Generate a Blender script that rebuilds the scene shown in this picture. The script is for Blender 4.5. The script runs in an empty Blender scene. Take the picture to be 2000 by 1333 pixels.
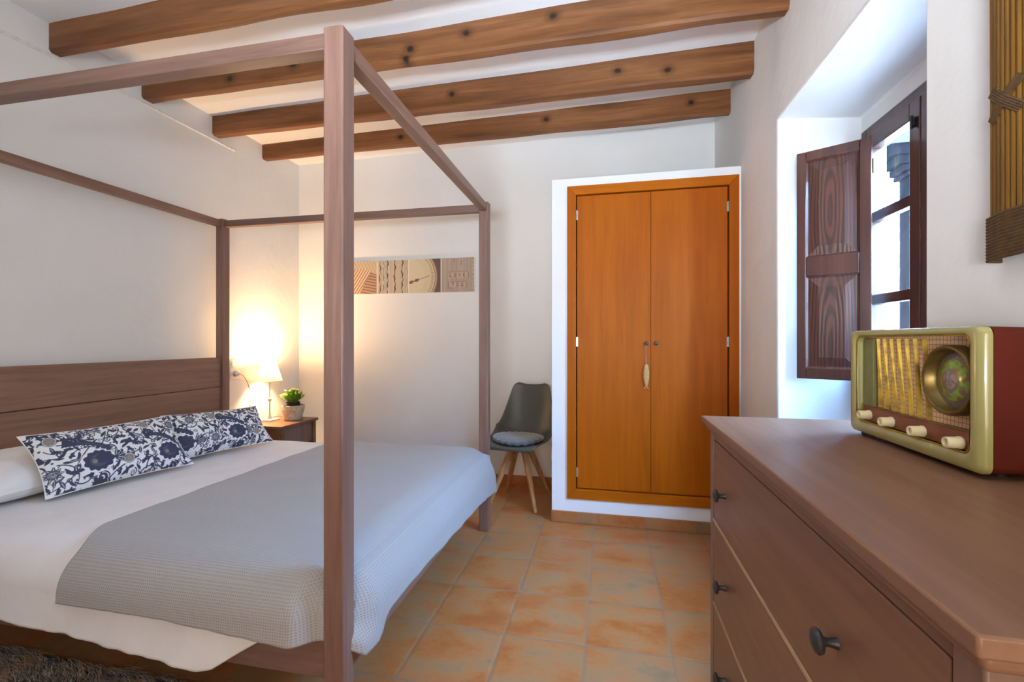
import bpy, bmesh, math, random
import numpy as np
from mathutils import Vector, Matrix, noise
R = math.radians
PI = math.pi
scene = bpy.context.scene
COL = scene.collection

# ------------------------------------------------------------------ camera, world, lights, exposure
cam_d = bpy.data.cameras.new('camera')
cam = bpy.data.objects.new('camera', cam_d)
COL.objects.link(cam)
cam_d.sensor_width = 36.0
cam_d.lens = 870.0 / 2000.0 * 36.0
cam_d.clip_start = 0.02
cam.location = (0, 0, 1.195)
cam.rotation_euler = (R(90.0), 0, R(12.09))
scene.camera = cam

world = bpy.data.worlds.new('sky')
scene.world = world
world.use_nodes = True
wn = world.node_tree.nodes
wn['Background'].inputs['Color'].default_value = (0.28, 0.53, 1.0, 1)
wn['Background'].inputs['Strength'].default_value = 115.0

def add_light(name, kind, loc, rot, energy, color, **kw):
    d = bpy.data.lights.new(name, kind)
    d.energy = energy
    d.color = color
    for k, v in kw.items():
        if k != 'portal':
            setattr(d, k, v)
    if kw.get('portal'):
        d.cycles.is_portal = True
    o = bpy.data.objects.new(name, d)
    COL.objects.link(o)
    o.location = loc
    o.rotation_euler = rot
    return o

add_light('sun', 'SUN', (0, -3, 6), Vector((0.25, 1.0, -0.85)).to_track_quat('-Z', 'Y').to_euler(), 38.0, (1.0, 0.95, 0.87), angle=R(0.6))
# daylight coming through the window (sampling portal, it gives off nothing)
add_light('window_portal', 'AREA', (1.30, 1.85, 1.57), (0, R(90), 0), 1.0, (1, 1, 1), shape='RECTANGLE', size=1.16, size_y=0.98, portal=True)
# added warm fill light in the unseen rear opening behind the camera
add_light('rear_warm_fill', 'AREA', (0.10, -1.16, 1.20), (R(-90), 0, R(180)), 27.0, (1.0, 0.83, 0.66), shape='RECTANGLE', size=0.9, size_y=1.7)
# added fill behind the camera, no fixture, brightens ceiling and upper walls
add_light('ceiling_fill', 'AREA', (-0.20, -1.00, 1.15), (R(-90 - 34), 0, R(180)), 40.0, (0.76, 0.88, 1.0), shape='RECTANGLE', size=0.8, size_y=0.25, spread=R(88))

scene.view_settings.view_transform = 'Standard'
scene.view_settings.look = 'None'
scene.view_settings.exposure = 0.0
scene.view_settings.gamma = 1.0
scene.view_settings.use_curve_mapping = False

# ------------------------------------------------------------------ object helpers
def tag(o, label=None, cat=None, group=None, kind=None):
    if label: o['label'] = label
    if cat: o['category'] = cat
    if group: o['group'] = group
    if kind: o['kind'] = kind
    return o

def empty(name, loc=(0, 0, 0), rz=0.0):
    o = bpy.data.objects.new(name, None)
    COL.objects.link(o)
    o.location = loc
    o.rotation_euler = (0, 0, rz)
    o.empty_display_size = 0.05
    return o

def obj(name, bm, mat, parent=None, bevel=0.0, seg=2, smooth=True, subsurf=0, angle=30):
    bmesh.ops.recalc_face_normals(bm, faces=bm.faces[:])
    me = bpy.data.meshes.new(name)
    bm.to_mesh(me)
    bm.free()
    for m in (mat if isinstance(mat, (list, tuple)) else [mat]):
        me.materials.append(m)
    o = bpy.data.objects.new(name, me)
    COL.objects.link(o)
    if parent: o.parent = parent
    if smooth:
        for p in me.polygons: p.use_smooth = True
        if not subsurf:
            try: me.set_sharp_from_angle(angle=R(angle))
            except Exception: pass
    if bevel:
        m = o.modifiers.new('bevel', 'BEVEL')
        m.width = bevel; m.segments = seg; m.limit_method = 'ANGLE'; m.angle_limit = R(40)
        m.harden_normals = False
    if subsurf:
        m = o.modifiers.new('sub', 'SUBSURF')
        m.levels = subsurf; m.render_levels = subsurf
    return o

def box(bm, x0, x1, y0, y1, z0, z1, M=None, mi=0):
    vs = [bm.verts.new((x, y, z)) for x in (x0, x1) for y in (y0, y1) for z in (z0, z1)]
    idx = [(0, 1, 3, 2), (4, 6, 7, 5), (0, 4, 5, 1), (2, 3, 7, 6), (0, 2, 6, 4), (1, 5, 7, 3)]
    for f in idx:
        fc = bm.faces.new([vs[i] for i in f]); fc.material_index = mi
    if M is not None:
        for v in vs: v.co = M @ v.co
    return vs

def nbox(*a, **k):
    bm = bmesh.new(); box(bm, *a, **k); return bm

def lathe(bm, prof, n=24, M=None, cap=True, mi=0):
    """prof: list of (r, z)"""
    rings = []
    for r, z in prof:
        ring = [bm.verts.new((r * math.cos(2 * PI * i / n), r * math.sin(2 * PI * i / n), z)) for i in range(n)]
        rings.append(ring)
    for a, b in zip(rings, rings[1:]):
        for i in range(n):
            f = bm.faces.new((a[i], a[(i + 1) % n], b[(i + 1) % n], b[i])); f.material_index = mi
    if cap:
        f = bm.faces.new(list(reversed(rings[0]))); f.material_index = mi
        f = bm.faces.new(rings[-1]); f.material_index = mi
    if M is not None:
        for ring in rings:
            for v in ring: v.co = M @ v.co

def tube(bm, pts, rad, n=8, closed=False):
    pts = [Vector(p) for p in pts]
    rings = []
    for i, p in enumerate(pts):
        t = (pts[min(i + 1, len(pts) - 1)] - pts[max(i - 1, 0)]).normalized()
        u = t.cross(Vector((0, 0, 1)))
        if u.length < 1e-3: u = t.cross(Vector((0, 1, 0)))
        u.normalize(); w = t.cross(u)
        r = rad[i] if isinstance(rad, (list, tuple)) else rad
        rings.append([bm.verts.new(p + r * (math.cos(2 * PI * k / n) * u + math.sin(2 * PI * k / n) * w)) for k in range(n)])
    for a, b in zip(rings, rings[1:]):
        for i in range(n): bm.faces.new((a[i], a[(i + 1) % n], b[(i + 1) % n], b[i]))
    bm.faces.new(list(reversed(rings[0]))); bm.faces.new(rings[-1])

def taper(bm, p0, p1, a0, a1, M=None):
    """square tapering bar from p0 (half size a0) to p1 (half size a1)"""
    p0, p1 = Vector(p0), Vector(p1)
    t = (p1 - p0).normalized()
    u = t.cross(Vector((0, 0, 1))); u.normalize(); w = t.cross(u)
    r = []
    for p, a in ((p0, a0), (p1, a1)):
        r.append([bm.verts.new(p + a * (s * u + q * w)) for s, q in ((-1, -1), (1, -1), (1, 1), (-1, 1))])
    for i in range(4): bm.faces.new((r[0][i], r[0][(i + 1) % 4], r[1][(i + 1) % 4], r[1][i]))
    bm.faces.new(list(reversed(r[0]))); bm.faces.new(r[1])

def grid(bm, fn, nu, nv):
    V = [[bm.verts.new(fn(i / (nu - 1), j / (nv - 1))) for j in range(nv)] for i in range(nu)]
    for i in range(nu - 1):
        for j in range(nv - 1):
            bm.faces.new((V[i][j], V[i + 1][j], V[i + 1][j + 1], V[i][j + 1]))
    return V

# ------------------------------------------------------------------ material helpers
class N:
    def __init__(self, name):
        self.m = bpy.data.materials.new(name)
        self.m.use_nodes = True
        self.t = self.m.node_tree
        self.b = self.t.nodes['Principled BSDF']
    def n(self, typ, **kw):
        nd = self.t.nodes.new(typ)
        for k, v in kw.items(): setattr(nd, k, v)
        return nd
    def l(self, a, b): self.t.links.new(a, b)
    def coord(self, scale=(1, 1, 1), kind='Object', rot=(0, 0, 0), loc=(0, 0, 0)):
        tc = self.n('ShaderNodeTexCoord'); mp = self.n('ShaderNodeMapping')
        mp.inputs['Scale'].default_value = scale
        mp.inputs['Rotation'].default_value = rot
        mp.inputs['Location'].default_value = loc
        self.l(tc.outputs[kind], mp.inputs['Vector'])
        return mp.outputs['Vector']
    def noise(self, vec, scale, detail=4, rough=0.55, dist=0.0):
        nd = self.n('ShaderNodeTexNoise')
        nd.inputs['Scale'].default_value = scale; nd.inputs['Detail'].default_value = detail
        nd.inputs['Roughness'].default_value = rough; nd.inputs['Distortion'].default_value = dist
        if vec is not None: self.l(vec, nd.inputs['Vector'])
        return nd.outputs['Fac']
    def ramp(self, fac, stops, interp='LINEAR'):
        nd = self.n('ShaderNodeValToRGB'); nd.color_ramp.interpolation = interp
        el = nd.color_ramp.elements
        while len(el) < len(stops): el.new(0.5)
        for e, (p, c) in zip(el, stops):
            e.position = p; e.color = (c[0], c[1], c[2], 1)
        self.l(fac, nd.inputs['Fac'])
        return nd.outputs['Color']
    def mix(self, fac, a, b, mode='MIX'):
        nd = self.n('ShaderNodeMix', data_type='RGBA', blend_type=mode)
        for s, v in ((nd.inputs[0], fac), (nd.inputs[6], a), (nd.inputs[7], b)):
            if hasattr(v, 'is_linked'): self.l(v, s)
            elif isinstance(v, (int, float)): s.default_value = v
            else: s.default_value = (v[0], v[1], v[2], 1)
        return nd.outputs[2]
    def math(self, op, a, b=None, c=None):
        nd = self.n('ShaderNodeMath', operation=op)
        for s, v in zip(nd.inputs, (a, b, c)):
            if v is None: continue
            if hasattr(v, 'is_linked'): self.l(v, s)
            else: s.default_value = v
        return nd.outputs[0]
    def bump(self, h, strength=0.3, dist=0.01):
        nd = self.n('ShaderNodeBump'); nd.inputs['Strength'].default_value = strength
        nd.inputs['Distance'].default_value = dist
        self.l(h, nd.inputs['Height']); self.l(nd.outputs['Normal'], self.b.inputs['Normal'])
    def set(self, color=None, rough=0.6, metal=0.0, spec=0.5, coat=0.0, sheen=0.0):
        if color is not None:
            if hasattr(color, 'is_linked'): self.l(color, self.b.inputs['Base Color'])
            else: self.b.inputs['Base Color'].default_value = (color[0], color[1], color[2], 1)
        self.b.inputs['Roughness'].default_value = rough
        self.b.inputs['Metallic'].default_value = metal
        self.b.inputs['Specular IOR Level'].default_value = spec
        self.b.inputs['Coat Weight'].default_value = coat
        self.b.inputs['Sheen Weight'].default_value = sheen
        return self.m

def C(r, g, b):
    f = lambda v: (v / 255) / 12.92 if v / 255 <= 0.04045 else ((v / 255 + 0.055) / 1.055) ** 2.4
    return (f(r), f(g), f(b))

def plaster(name, col, bump=0.25):
    k = N(name)
    v = k.coord()
    a = k.noise(v, 1.6, 3); b = k.noise(v, 60, 5, 0.6); c = k.noise(v, 6, 3)
    col2 = tuple(x * 0.955 for x in col)
    cc = k.mix(k.ramp(a, [(0.35, (0, 0, 0)), (0.7, (1, 1, 1))]), col, col2)
    h = k.math('ADD', k.math('MULTIPLY', b, 0.12), k.math('MULTIPLY', c, 1.0))
    k.bump(h, bump, 0.02)
    return k.set(cc, 0.85, spec=0.2)

def wood(name, dark, mid, light, axis='X', scale=1.0, rough=0.45, coat=0.0, contrast=1.0, bump=0.12, streak=24, knots=False, spec=0.4):
    k = N(name)
    s = {'X': (0.06, 1, 1), 'Y': (1, 0.06, 1), 'Z': (1, 1, 0.06)}[axis]
    s = tuple(q * scale for q in s)
    v = k.coord(s)
    a = k.noise(v, streak, 6, 0.62, 0.5)
    b = k.noise(v, streak * 5, 3, 0.6)
    big = k.noise(k.coord(tuple(q * scale for q in {'X': (0.3, 1, 1), 'Y': (1, 0.3, 1), 'Z': (1, 1, 0.3)}[axis])), 3.0, 3)
    f = k.math('ADD', k.math('MULTIPLY', a, 0.65), k.math('ADD', k.math('MULTIPLY', b, 0.15), k.math('MULTIPLY', big, 0.25)))
    w = 0.17 / contrast
    col = k.ramp(f, [(0.52 - w, dark), (0.52, mid), (0.52 + w, light)])
    if knots:
        best = None
        for kx, kz in knots:
            d = k.n('ShaderNodeVectorMath', operation='DISTANCE')
            k.l(k.coord((0.8, 0.0, 1.0)), d.inputs[0]); d.inputs[1].default_value = (kx * 0.8, 0, kz)
            best = d.outputs['Value'] if best is None else k.math('MINIMUM', best, d.outputs['Value'])
        best = k.math('ADD', best, k.math('MULTIPLY', k.math('SUBTRACT', k.noise(k.coord(), 50, 3), 0.5), 0.012))
        kn = k.ramp(best, [(0.010, (1, 1, 1)), (0.019, (.45, .45, .45)), (0.045, (0, 0, 0))])
        col = k.mix(kn, col, tuple(x * 0.35 for x in dark))
    k.bump(f, bump, 0.01)
    return k.set(col, rough, coat=coat, spec=spec)

M = {}
M['wall'] = plaster('white_plaster', (0.80, 0.80, 0.79), 0.22)
M['closet_plaster'] = plaster('closet_plaster', (0.84, 0.85, 0.87), 0.10)
M['ceiling'] = plaster('ceiling_plaster', (0.88, 0.89, 0.90), 0.25)
def beam_mat(i, knots):
    return wood('stained_beam_%d' % i, C(78, 44, 16), C(120, 74, 38), C(150, 100, 60), 'X', 1.8, 0.5, knots=knots, contrast=0.95, bump=0.5, streak=9)
KNOTS = (((-1.26, 2.745), (-0.3, 2.74)),
         ((-0.716, 2.79), (-1.029, 2.754), (-0.264, 2.804), (-1.054, 2.705), (-1.74, 2.76), (-2.16, 2.73)),
         ((0.06, 2.79), (0.34, 2.76), (-0.97, 2.77)),
         ((-0.43, 2.79), (0.55, 2.80), (-1.56, 2.77)))
M['bedwood_x'] = wood('bed_wood_along', C(96, 71, 62), C(120, 91, 79), C(138, 108, 96), 'X', 1.0, 0.42, contrast=0.8, bump=0.05, streak=30)
M['bedwood_y'] = wood('bed_wood_across', C(102, 74, 61), C(130, 97, 80), C(150, 114, 96), 'Y', 1.0, 0.42, contrast=0.8, bump=0.05, streak=30)
M['bedwood_z'] = wood('bed_wood_upright', C(100, 75, 66), C(125, 94, 82), C(145, 113, 100), 'Z', 1.0, 0.40, contrast=0.8, bump=0.05, streak=30)
M['chest_y'] = wood('chest_wood', C(108, 74, 55), C(126, 91, 70), C(142, 105, 84), 'Y', 1.0, 0.38, contrast=0.7, bump=0.03, streak=26, spec=0.25)
M['chest_z'] = wood('chest_wood_upright', C(104, 78, 63), C(122, 94, 78), C(138, 108, 92), 'Z', 1.0, 0.4, contrast=0.7, bump=0.03, streak=26)
M['lit_drawer_lip'] = wood('lit_drawer_lip_wood', C(160, 132, 100), C(186, 156, 122), C(200, 170, 136), 'Y', 1.0, 0.4)  # wood colour lightened as the highlight line between the drawers
M['night_x'] = wood('nightstand_wood', C(88, 58, 40), C(112, 78, 58), C(130, 92, 70), 'Y', 1.0, 0.4, bump=0.04)
M['closet_z'] = wood('orange_veneer', C(136, 64, 0), C(166, 82, 0), C(184, 98, 2), 'Z', 1.0, 0.5, contrast=0.55, bump=0.02, streak=22, spec=0.15)
M['closet_x'] = wood('orange_veneer_across', C(144, 70, 0), C(174, 90, 2), C(190, 108, 10), 'X', 1.0, 0.5, contrast=0.6, bump=0.02, streak=22, spec=0.15)
M['shutter'] = wood('shutter_wood', C(44, 18, 11), C(68, 32, 20), C(88, 46, 30), 'Z', 1.0, 0.32, coat=0.15, contrast=0.9, bump=0.06, streak=18)
M['chairwood'] = wood('pale_beech', C(140, 98, 56), C(168, 122, 76), C(190, 148, 104), 'Z', 1.0, 0.45)

def rings_wood(name, cz):
    """dark panel wood with cathedral rings stretched along z"""
    k = N(name)
    v = k.coord((1.0, 1.0, 0.13), loc=(-0.145, 0, -cz * 0.13))
    w = k.n('ShaderNodeTexWave', wave_type='RINGS', rings_direction='SPHERICAL')
    w.inputs['Scale'].default_value = 26; w.inputs['Distortion'].default_value = 3.5
    w.inputs['Detail'].default_value = 2; w.inputs['Detail Scale'].default_value = 1.2
    k.l(v, w.inputs['Vector'])
    f = k.noise(k.coord((1, 1, 0.06)), 60, 4)
    c1 = k.ramp(w.outputs['Fac'], [(0.15, C(46, 20, 12)), (0.7, C(88, 44, 28))])
    c2 = k.ramp(f, [(0.35, C(50, 24, 15)), (0.65, C(86, 46, 30))])
    k.bump(w.outputs['Fac'], 0.08, 0.004)
    return k.set(k.mix(0.4, c1, c2), 0.34, coat=0.12)
M['panel_up'] = rings_wood('shutter_panel_upper', 0.76)
M['panel_low'] = rings_wood('shutter_panel_lower', 0.15)

def simple(name, col, rough=0.5, metal=0.0, nscale=40, amount=0.08, **kw):
    k = N(name)
    f = k.noise(k.coord(), nscale, 4)
    c2 = tuple(x * (1 - amount * 3) for x in col)
    cc = k.mix(k.ramp(f, [(0.4, (0, 0, 0)), (0.75, (1, 1, 1))]), col, c2)
    return k.set(cc, rough, metal, **kw)
M['dark_metal'] = simple('dark_metal', (0.06, 0.06, 0.065), 0.4, 0.6)
M['black_metal'] = simple('black_metal', (0.015, 0.014, 0.014), 0.45, 0.3)
M['steel'] = simple('steel', (0.62, 0.62, 0.62), 0.3, 0.9)
M['gap'] = simple('painted_gap_shade', (0.035, 0.015, 0.008), 0.8)
M['white_plastic'] = simple('white_plastic', (0.82, 0.81, 0.78), 0.35)
M['cord'] = simple('cord_grey', (0.32, 0.30, 0.27), 0.5)
M['conduit'] = simple('painted_conduit', (0.80, 0.80, 0.79), 0.6)
M['shell'] = simple('chair_shell_plastic', C(78, 78, 70), 0.42, nscale=90, amount=0.04)
M['seatpad'] = simple('seat_pad_felt', C(92, 98, 104), 0.9, nscale=120, amount=0.1, sheen=0.4)
M['rad_cream'] = simple('radio_cream_lacquer', C(158, 150, 92), 0.22, nscale=8, amount=0.03, coat=0.5)
M['rad_brown'] = simple('radio_brown_side', C(88, 28, 14), 0.5, nscale=14, amount=0.05, spec=0.2)
M['rad_strip'] = simple('radio_brown_strip', C(120, 54, 24), 0.4, nscale=20, amount=0.06, coat=0.1)
M['brass'] = simple('brass', C(176, 138, 20), 0.4, 0.4, nscale=50, amount=0.22)
M['brass_old'] = simple('brass_old', C(150, 124, 22), 0.4, 0.45, nscale=50, amount=0.12)
M['brass_dark'] = simple('tarnished_brass', C(120, 98, 50), 0.35, 0.7, nscale=60, amount=0.12)
M['olive'] = simple('radio_olive_panel', C(118, 118, 72), 0.4, nscale=30)
M['ivory'] = simple('ivory_knob', C(222, 210, 168), 0.3, nscale=30, amount=0.03)
M['pot'] = simple('ceramic_pot', C(196, 182, 158), 0.7, nscale=30, amount=0.14)
M['green'] = simple('leaf_green', C(104, 146, 40), 0.5, nscale=60, amount=0.15)
M['flower'] = simple('yellow_bloom', C(224, 226, 110), 0.6)
M['fish'] = simple('woven_fish', C(196, 156, 100), 0.8, nscale=140, amount=0.15)
M['grout'] = simple('grout', C(168, 140, 116), 0.9)
M['soffit'] = simple('porch_soffit', C(70, 72, 76), 0.8)
M['porch_wood'] = simple('weathered_post', C(24, 22, 22), 1.0, nscale=20, amount=0.12, spec=0.0)
M['stone'] = simple('blocker_stone', (0.42, 0.36, 0.28), 0.9, nscale=5, amount=0.15)
M['render'] = simple('outside_render', (0.82, 0.80, 0.76), 0.9)
M['ground'] = simple('outside_paving', (0.62, 0.60, 0.57), 0.9, nscale=4)

def cloth(name, col, bump=0.15, kind='fine', scale=500):
    k = N(name)
    v = k.coord()
    if kind == 'waffle':
        xyz = k.n('ShaderNodeSeparateXYZ'); k.l(v, xyz.inputs[0])
        s = 2 * PI / 0.0075
        # weave follows the cloth: x along the bed, the other thread runs down with y or z
        wx = k.math('SINE', k.math('MULTIPLY', xyz.outputs[0], s))
        wy = k.math('SINE', k.math('MULTIPLY', k.math('ADD', xyz.outputs[1], 0.0), s))
        wz = k.math('SINE', k.math('MULTIPLY', xyz.outputs[2], s))
        geo = k.n('ShaderNodeNewGeometry'); nz = k.n('ShaderNodeSeparateXYZ'); k.l(geo.outputs['Normal'], nz.inputs[0])
        up = k.math('GREATER_THAN', k.math('ABSOLUTE', nz.outputs[2]), 0.7)
        foot = k.math('GREATER_THAN', k.math('ABSOLUTE', nz.outputs[0]), 0.6)
        # first thread: x except on the foot drape, where it is y
        t1 = k.math('ADD', k.math('MULTIPLY', wx, k.math('SUBTRACT', 1.0, foot)), k.math('MULTIPLY', wy, foot))
        t2 = k.math('ADD', k.math('MULTIPLY', wy, up), k.math('MULTIPLY', wz, k.math('SUBTRACT', 1.0, up)))
        h = k.math('MAXIMUM', t1, t2)
        f = k.math('MULTIPLY_ADD', h, 0.5, 0.5)
        cc = k.ramp(f, [(0.35, tuple(x * 0.80 for x in col)), (0.8, col)])
        k.bump(k.math('ADD', f, k.math('MULTIPLY', k.noise(v, 300, 2), 0.5)), 0.4, 0.002)
    else:
        a = k.noise(v, scale, 3); b = k.noise(v, 9, 3)
        cc = k.mix(k.ramp(b, [(0.35, (0, 0, 0)), (0.75, (1, 1, 1))]), col, tuple(x * 0.94 for x in col))
        k.bump(k.math('ADD', k.math('MULTIPLY', a, 0.2), b), bump, 0.01)
    return k.set(cc, 0.9, spec=0.15, sheen=0.15)
M['sheet'] = cloth('white_cotton', (0.78, 0.77, 0.78), 0.25)
M['pillow'] = cloth('pillow_cotton', (0.84, 0.84, 0.86), 0.2)
M['blanket'] = cloth('grey_waffle_blanket', C(168, 166, 165), kind='waffle')

def vcol_mat(name, rough=0.85, attr='pattern'):
    k = N(name)
    a = k.n('ShaderNodeAttribute', attribute_name=attr)
    f = k.noise(k.coord(), 600, 2)
    k.bump(f, 0.15, 0.002)
    return k.set(a.outputs['Color'], rough, spec=0.2)
M['damask'] = vcol_mat('damask_print')
M['print'] = vcol_mat('canvas_print', 0.7)
M['dial'] = vcol_mat('dial_face', 0.3)

def tile_mat(name, dims, origin, rot=0.0, wall_axis=None):
    """terracotta tiles: squared grid with grout, per-tile tint and mottling"""
    k = N(name)
    v = k.coord(rot=(0, 0, rot))
    sep = k.n('ShaderNodeSeparateXYZ'); k.l(v, sep.inputs[0])
    wob = k.noise(v, 22, 2)
    def cell(out, pitch, org):
        u = k.math('DIVIDE', k.math('SUBTRACT', k.math('ADD', out, k.math('MULTIPLY', k.math('SUBTRACT', wob, 0.5), 0.006)), org), pitch)
        fl = k.math('FLOOR', u); fr = k.math('SUBTRACT', u, fl)
        d = k.math('MULTIPLY', k.math('MINIMUM', fr, k.math('SUBTRACT', 1.0, fr)), pitch)
        return fl, d
    if wall_axis is None:
        ia, da = cell(sep.outputs[0], dims[0], origin[0]); ib, db = cell(sep.outputs[1], dims[1], origin[1])
    else:
        ia, da = cell(sep.outputs[wall_axis], dims[0], origin[0])
        nd = k.n('ShaderNodeValue'); nd.outputs[0].default_value = 1.0
        ib, db = nd.outputs[0], nd.outputs[0]
    d = k.math('MINIMUM', da, db)
    cmb = k.n('ShaderNodeCombineXYZ'); k.l(ia, cmb.inputs[0]); k.l(ib, cmb.inputs[1])
    wn_ = k.n('ShaderNodeTexWhiteNoise', noise_dimensions='3D'); k.l(cmb.outputs[0], wn_.inputs['Vector'])
    off = k.n('ShaderNodeVectorMath', operation='MULTIPLY_ADD')
    k.l(wn_.outputs['Color'], off.inputs[0]); off.inputs[1].default_value = (7, 7, 7); k.l(v, off.inputs[2])
    strv = k.n('ShaderNodeMapping'); strv.inputs['Scale'].default_value = (0.8, 1.25, 1); k.l(off.outputs[0], strv.inputs['Vector'])
    m1 = k.noise(strv.outputs[0], 6.5, 3, 0.5, 0.0)
    m2 = k.noise(strv.outputs[0], 38, 5, 0.7)
    f = k.math('ADD', k.math('MULTIPLY', m1, 0.68), k.math('MULTIPLY', m2, 0.32))
    f = k.math('ADD', f, k.math('MULTIPLY', k.math('SUBTRACT', wn_.outputs['Value'], 0.5), 0.10))
    col = k.ramp(f, [(0.34, C(162, 92, 42)), (0.44, C(168, 106, 58)), (0.51, C(166, 114, 70)), (0.59, C(156, 117, 80)), (0.70, C(130, 106, 78))])
    sp = k.ramp(k.noise(strv.outputs[0], 140, 2), [(0.28, (1, 1, 1)), (0.36, (0, 0, 0))])
    col = k.mix(k.math('MULTIPLY', sp, 0.35), col, C(120, 88, 66))
    g = k.ramp(d, [(0.0022, (1, 1, 1)), (0.0048, (0, 0, 0))])
    col = k.mix(g, col, C(136, 112, 90))
    edge = k.ramp(d, [(0.0, (0, 0, 0)), (0.012, (1, 1, 1))])
    k.bump(k.math('ADD', edge, k.math('MULTIPLY', m2, 0.25)), 0.35, 0.004)
    return k.set(col, 0.42, spec=0.28)
M['floor'] = tile_mat('terracotta_floor', (0.326, 0.3125), (-0.412, 2.08), rot=R(0.0))
M['skirt_x'] = tile_mat('terracotta_skirting', (0.30, 1), (-0.062, 0), wall_axis=0)
M['skirt_y'] = tile_mat('terracotta_skirting_side', (0.30, 1), (0.1, 0), wall_axis=1)

def glass_mat():
    k = N('window_glass')
    t = k.t; out = t.nodes['Material Output']
    tr = k.n('ShaderNodeBsdfTransparent'); gl = k.n('ShaderNodeBsdfGlossy'); mx = k.n('ShaderNodeMixShader')
    gl.inputs['Roughness'].default_value = 0.02
    tr.inputs['Color'].default_value = (0.96, 0.98, 0.97, 1)
    mx.inputs[0].default_value = 0.07; k.l(tr.outputs[0], mx.inputs[1]); k.l(gl.outputs[0], mx.inputs[2]); k.l(mx.outputs[0], out.inputs['Surface'])
    return k.m
M['glass'] = glass_mat()

# ------------------------------------------------------------------ room shell
XL, XR, YB, YF = -2.80, 0.797, 3.63, -1.10     # left, right, back, rear
ZT = 2.84
def struct(name, bm, mat, **kw):
    o = obj(name, bm, mat, **kw); o['kind'] = 'structure'; return o

struct('floor', nbox(XL - 0.3, XR + 0.45, YF - 0.3, YB + 0.3, -0.10, 0.0), M['floor'])
bm = bmesh.new()
vs = box(bm, XL - 0.3, XR + 0.45, YF - 0.3, YB + 0.3, ZT, ZT + 0.2)
for v in vs:
    if v.co.z < ZT + 0.1: v.co.z = 2.825 + (v.co.x - XL) * 0.011
struct('ceiling', bm, M['ceiling'])
struct('wall_left', nbox(XL - 0.3, XL, YF - 0.3, YB + 0.3, 0, 2.95), M['wall'])
struct('wall_back', nbox(XL, XR + 0.45, YB, YB + 0.3, 0, 2.95), M['wall'])
# unseen rear wall, with an opening added for the fill light
bm = bmesh.new()
box(bm, XL, -0.36, YF - 0.3, YF, 0, 2.95); box(bm, 0.56, XR + 0.45, YF - 0.3, YF, 0, 2.95)
box(bm, -0.36, 0.56, YF - 0.3, YF, 2.26, 2.95); box(bm, -0.36, 0.56, YF - 0.3, YF, 0, 0.34)
struct('wall_rear', bm, M['wall'])
struct('rear_sky_block', nbox(-0.8, 1.0, YF - 1.4, YF - 0.302, 0, 2.6), M['wall'])  # added block behind the rear opening, keeps sky light out

# right wall: thick wall with a deep window niche, cut out of one block so the arrises can be rounded
NY0, NY1, NZ0, NZ1, NX = 1.341, 2.357, 0.72, 2.268, 1.150
WY0, WY1, WZ0, WZ1 = 1.36, 2.338, 1.00, 2.15
def cut_wall():
    def mk(bm):
        me = bpy.data.meshes.new('tmp'); bm.to_mesh(me); bm.free(); o = bpy.data.objects.new('tmp', me); COL.objects.link(o); return o
    bm = bmesh.new(); box(bm, XR, 1.245, YF - 0.3, YB + 0.3, 0, 2.95); bmesh.ops.recalc_face_normals(bm, faces=bm.faces[:])
    w = mk(bm)
    cs = []
    for b in ((XR - 0.1, NX, NY0, NY1, NZ0, NZ1), (NX - 0.05, 1.4, WY0, WY1, WZ0, WZ1)):
        bm = bmesh.new(); box(bm, *b); bmesh.ops.recalc_face_normals(bm, faces=bm.faces[:]); cs.append(mk(bm))
    # the niche head drops a little towards the window
    for v in cs[0].data.vertices:
        if v.co.z > 2 and v.co.x > 1: v.co.z = 2.232
    for c in cs:
        m = w.modifiers.new('b', 'BOOLEAN'); m.operation = 'DIFFERENCE'; m.object = c; m.solver = 'EXACT'
    dg = bpy.context.evaluated_depsgraph_get()
    me = bpy.data.meshes.new_from_object(w.evaluated_get(dg))
    for o in cs + [w]:
        bpy.data.objects.remove(o)
    me.name = 'wall_right'
    me.materials.clear(); me.materials.append(M['wall'])
    o = bpy.data.objects.new('wall_right', me); COL.objects.link(o); o['kind'] = 'structure'
    m = o.modifiers.new('bevel', 'BEVEL'); m.width = 0.014; m.segments = 4; m.limit_method = 'ANGLE'; m.angle_limit = R(60)
    for p in me.polygons: p.use_smooth = True
    me.set_sharp_from_angle(angle=R(30))
    return o
cut_wall()

# built-out closet wall
CX0, CY, CZ = -0.361, 2.95, 2.264
FX0, FX1, FZ0, FZ1 = -0.259, 0.785, 0.160, 2.211
bm = bmesh.new()
box(bm, CX0, FX0, CY, YB, 0, CZ); box(bm, FX1, XR, CY, YB, 0, CZ)
box(bm, FX0, FX1, CY, YB, FZ1, CZ); box(bm, FX0, FX1, CY, YB, 0, FZ0)
struct('wall_closet', bm, M['closet_plaster'])

# skirting of terracotta tiles
bm = bmesh.new(); box(bm, CX0 - 0.004, XR - 0.01, CY - 0.010, CY, 0, 0.075)
struct('baseboard_closet', bm, M['skirt_x'], bevel=0.003)
struct('baseboard_back', nbox(XL + 0.01, CX0 - 0.005, YB - 0.01, YB, 0, 0.08), M['skirt_x'], bevel=0.003)
struct('baseboard_left', nbox(XL, XL + 0.01, YF, YB - 0.011, 0, 0.08), M['skirt_y'], bevel=0.003)
struct('baseboard_right', nbox(XR - 0.01, XR, YF, CY - 0.011, 0, 0.08), M['skirt_y'], bevel=0.003)

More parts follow.
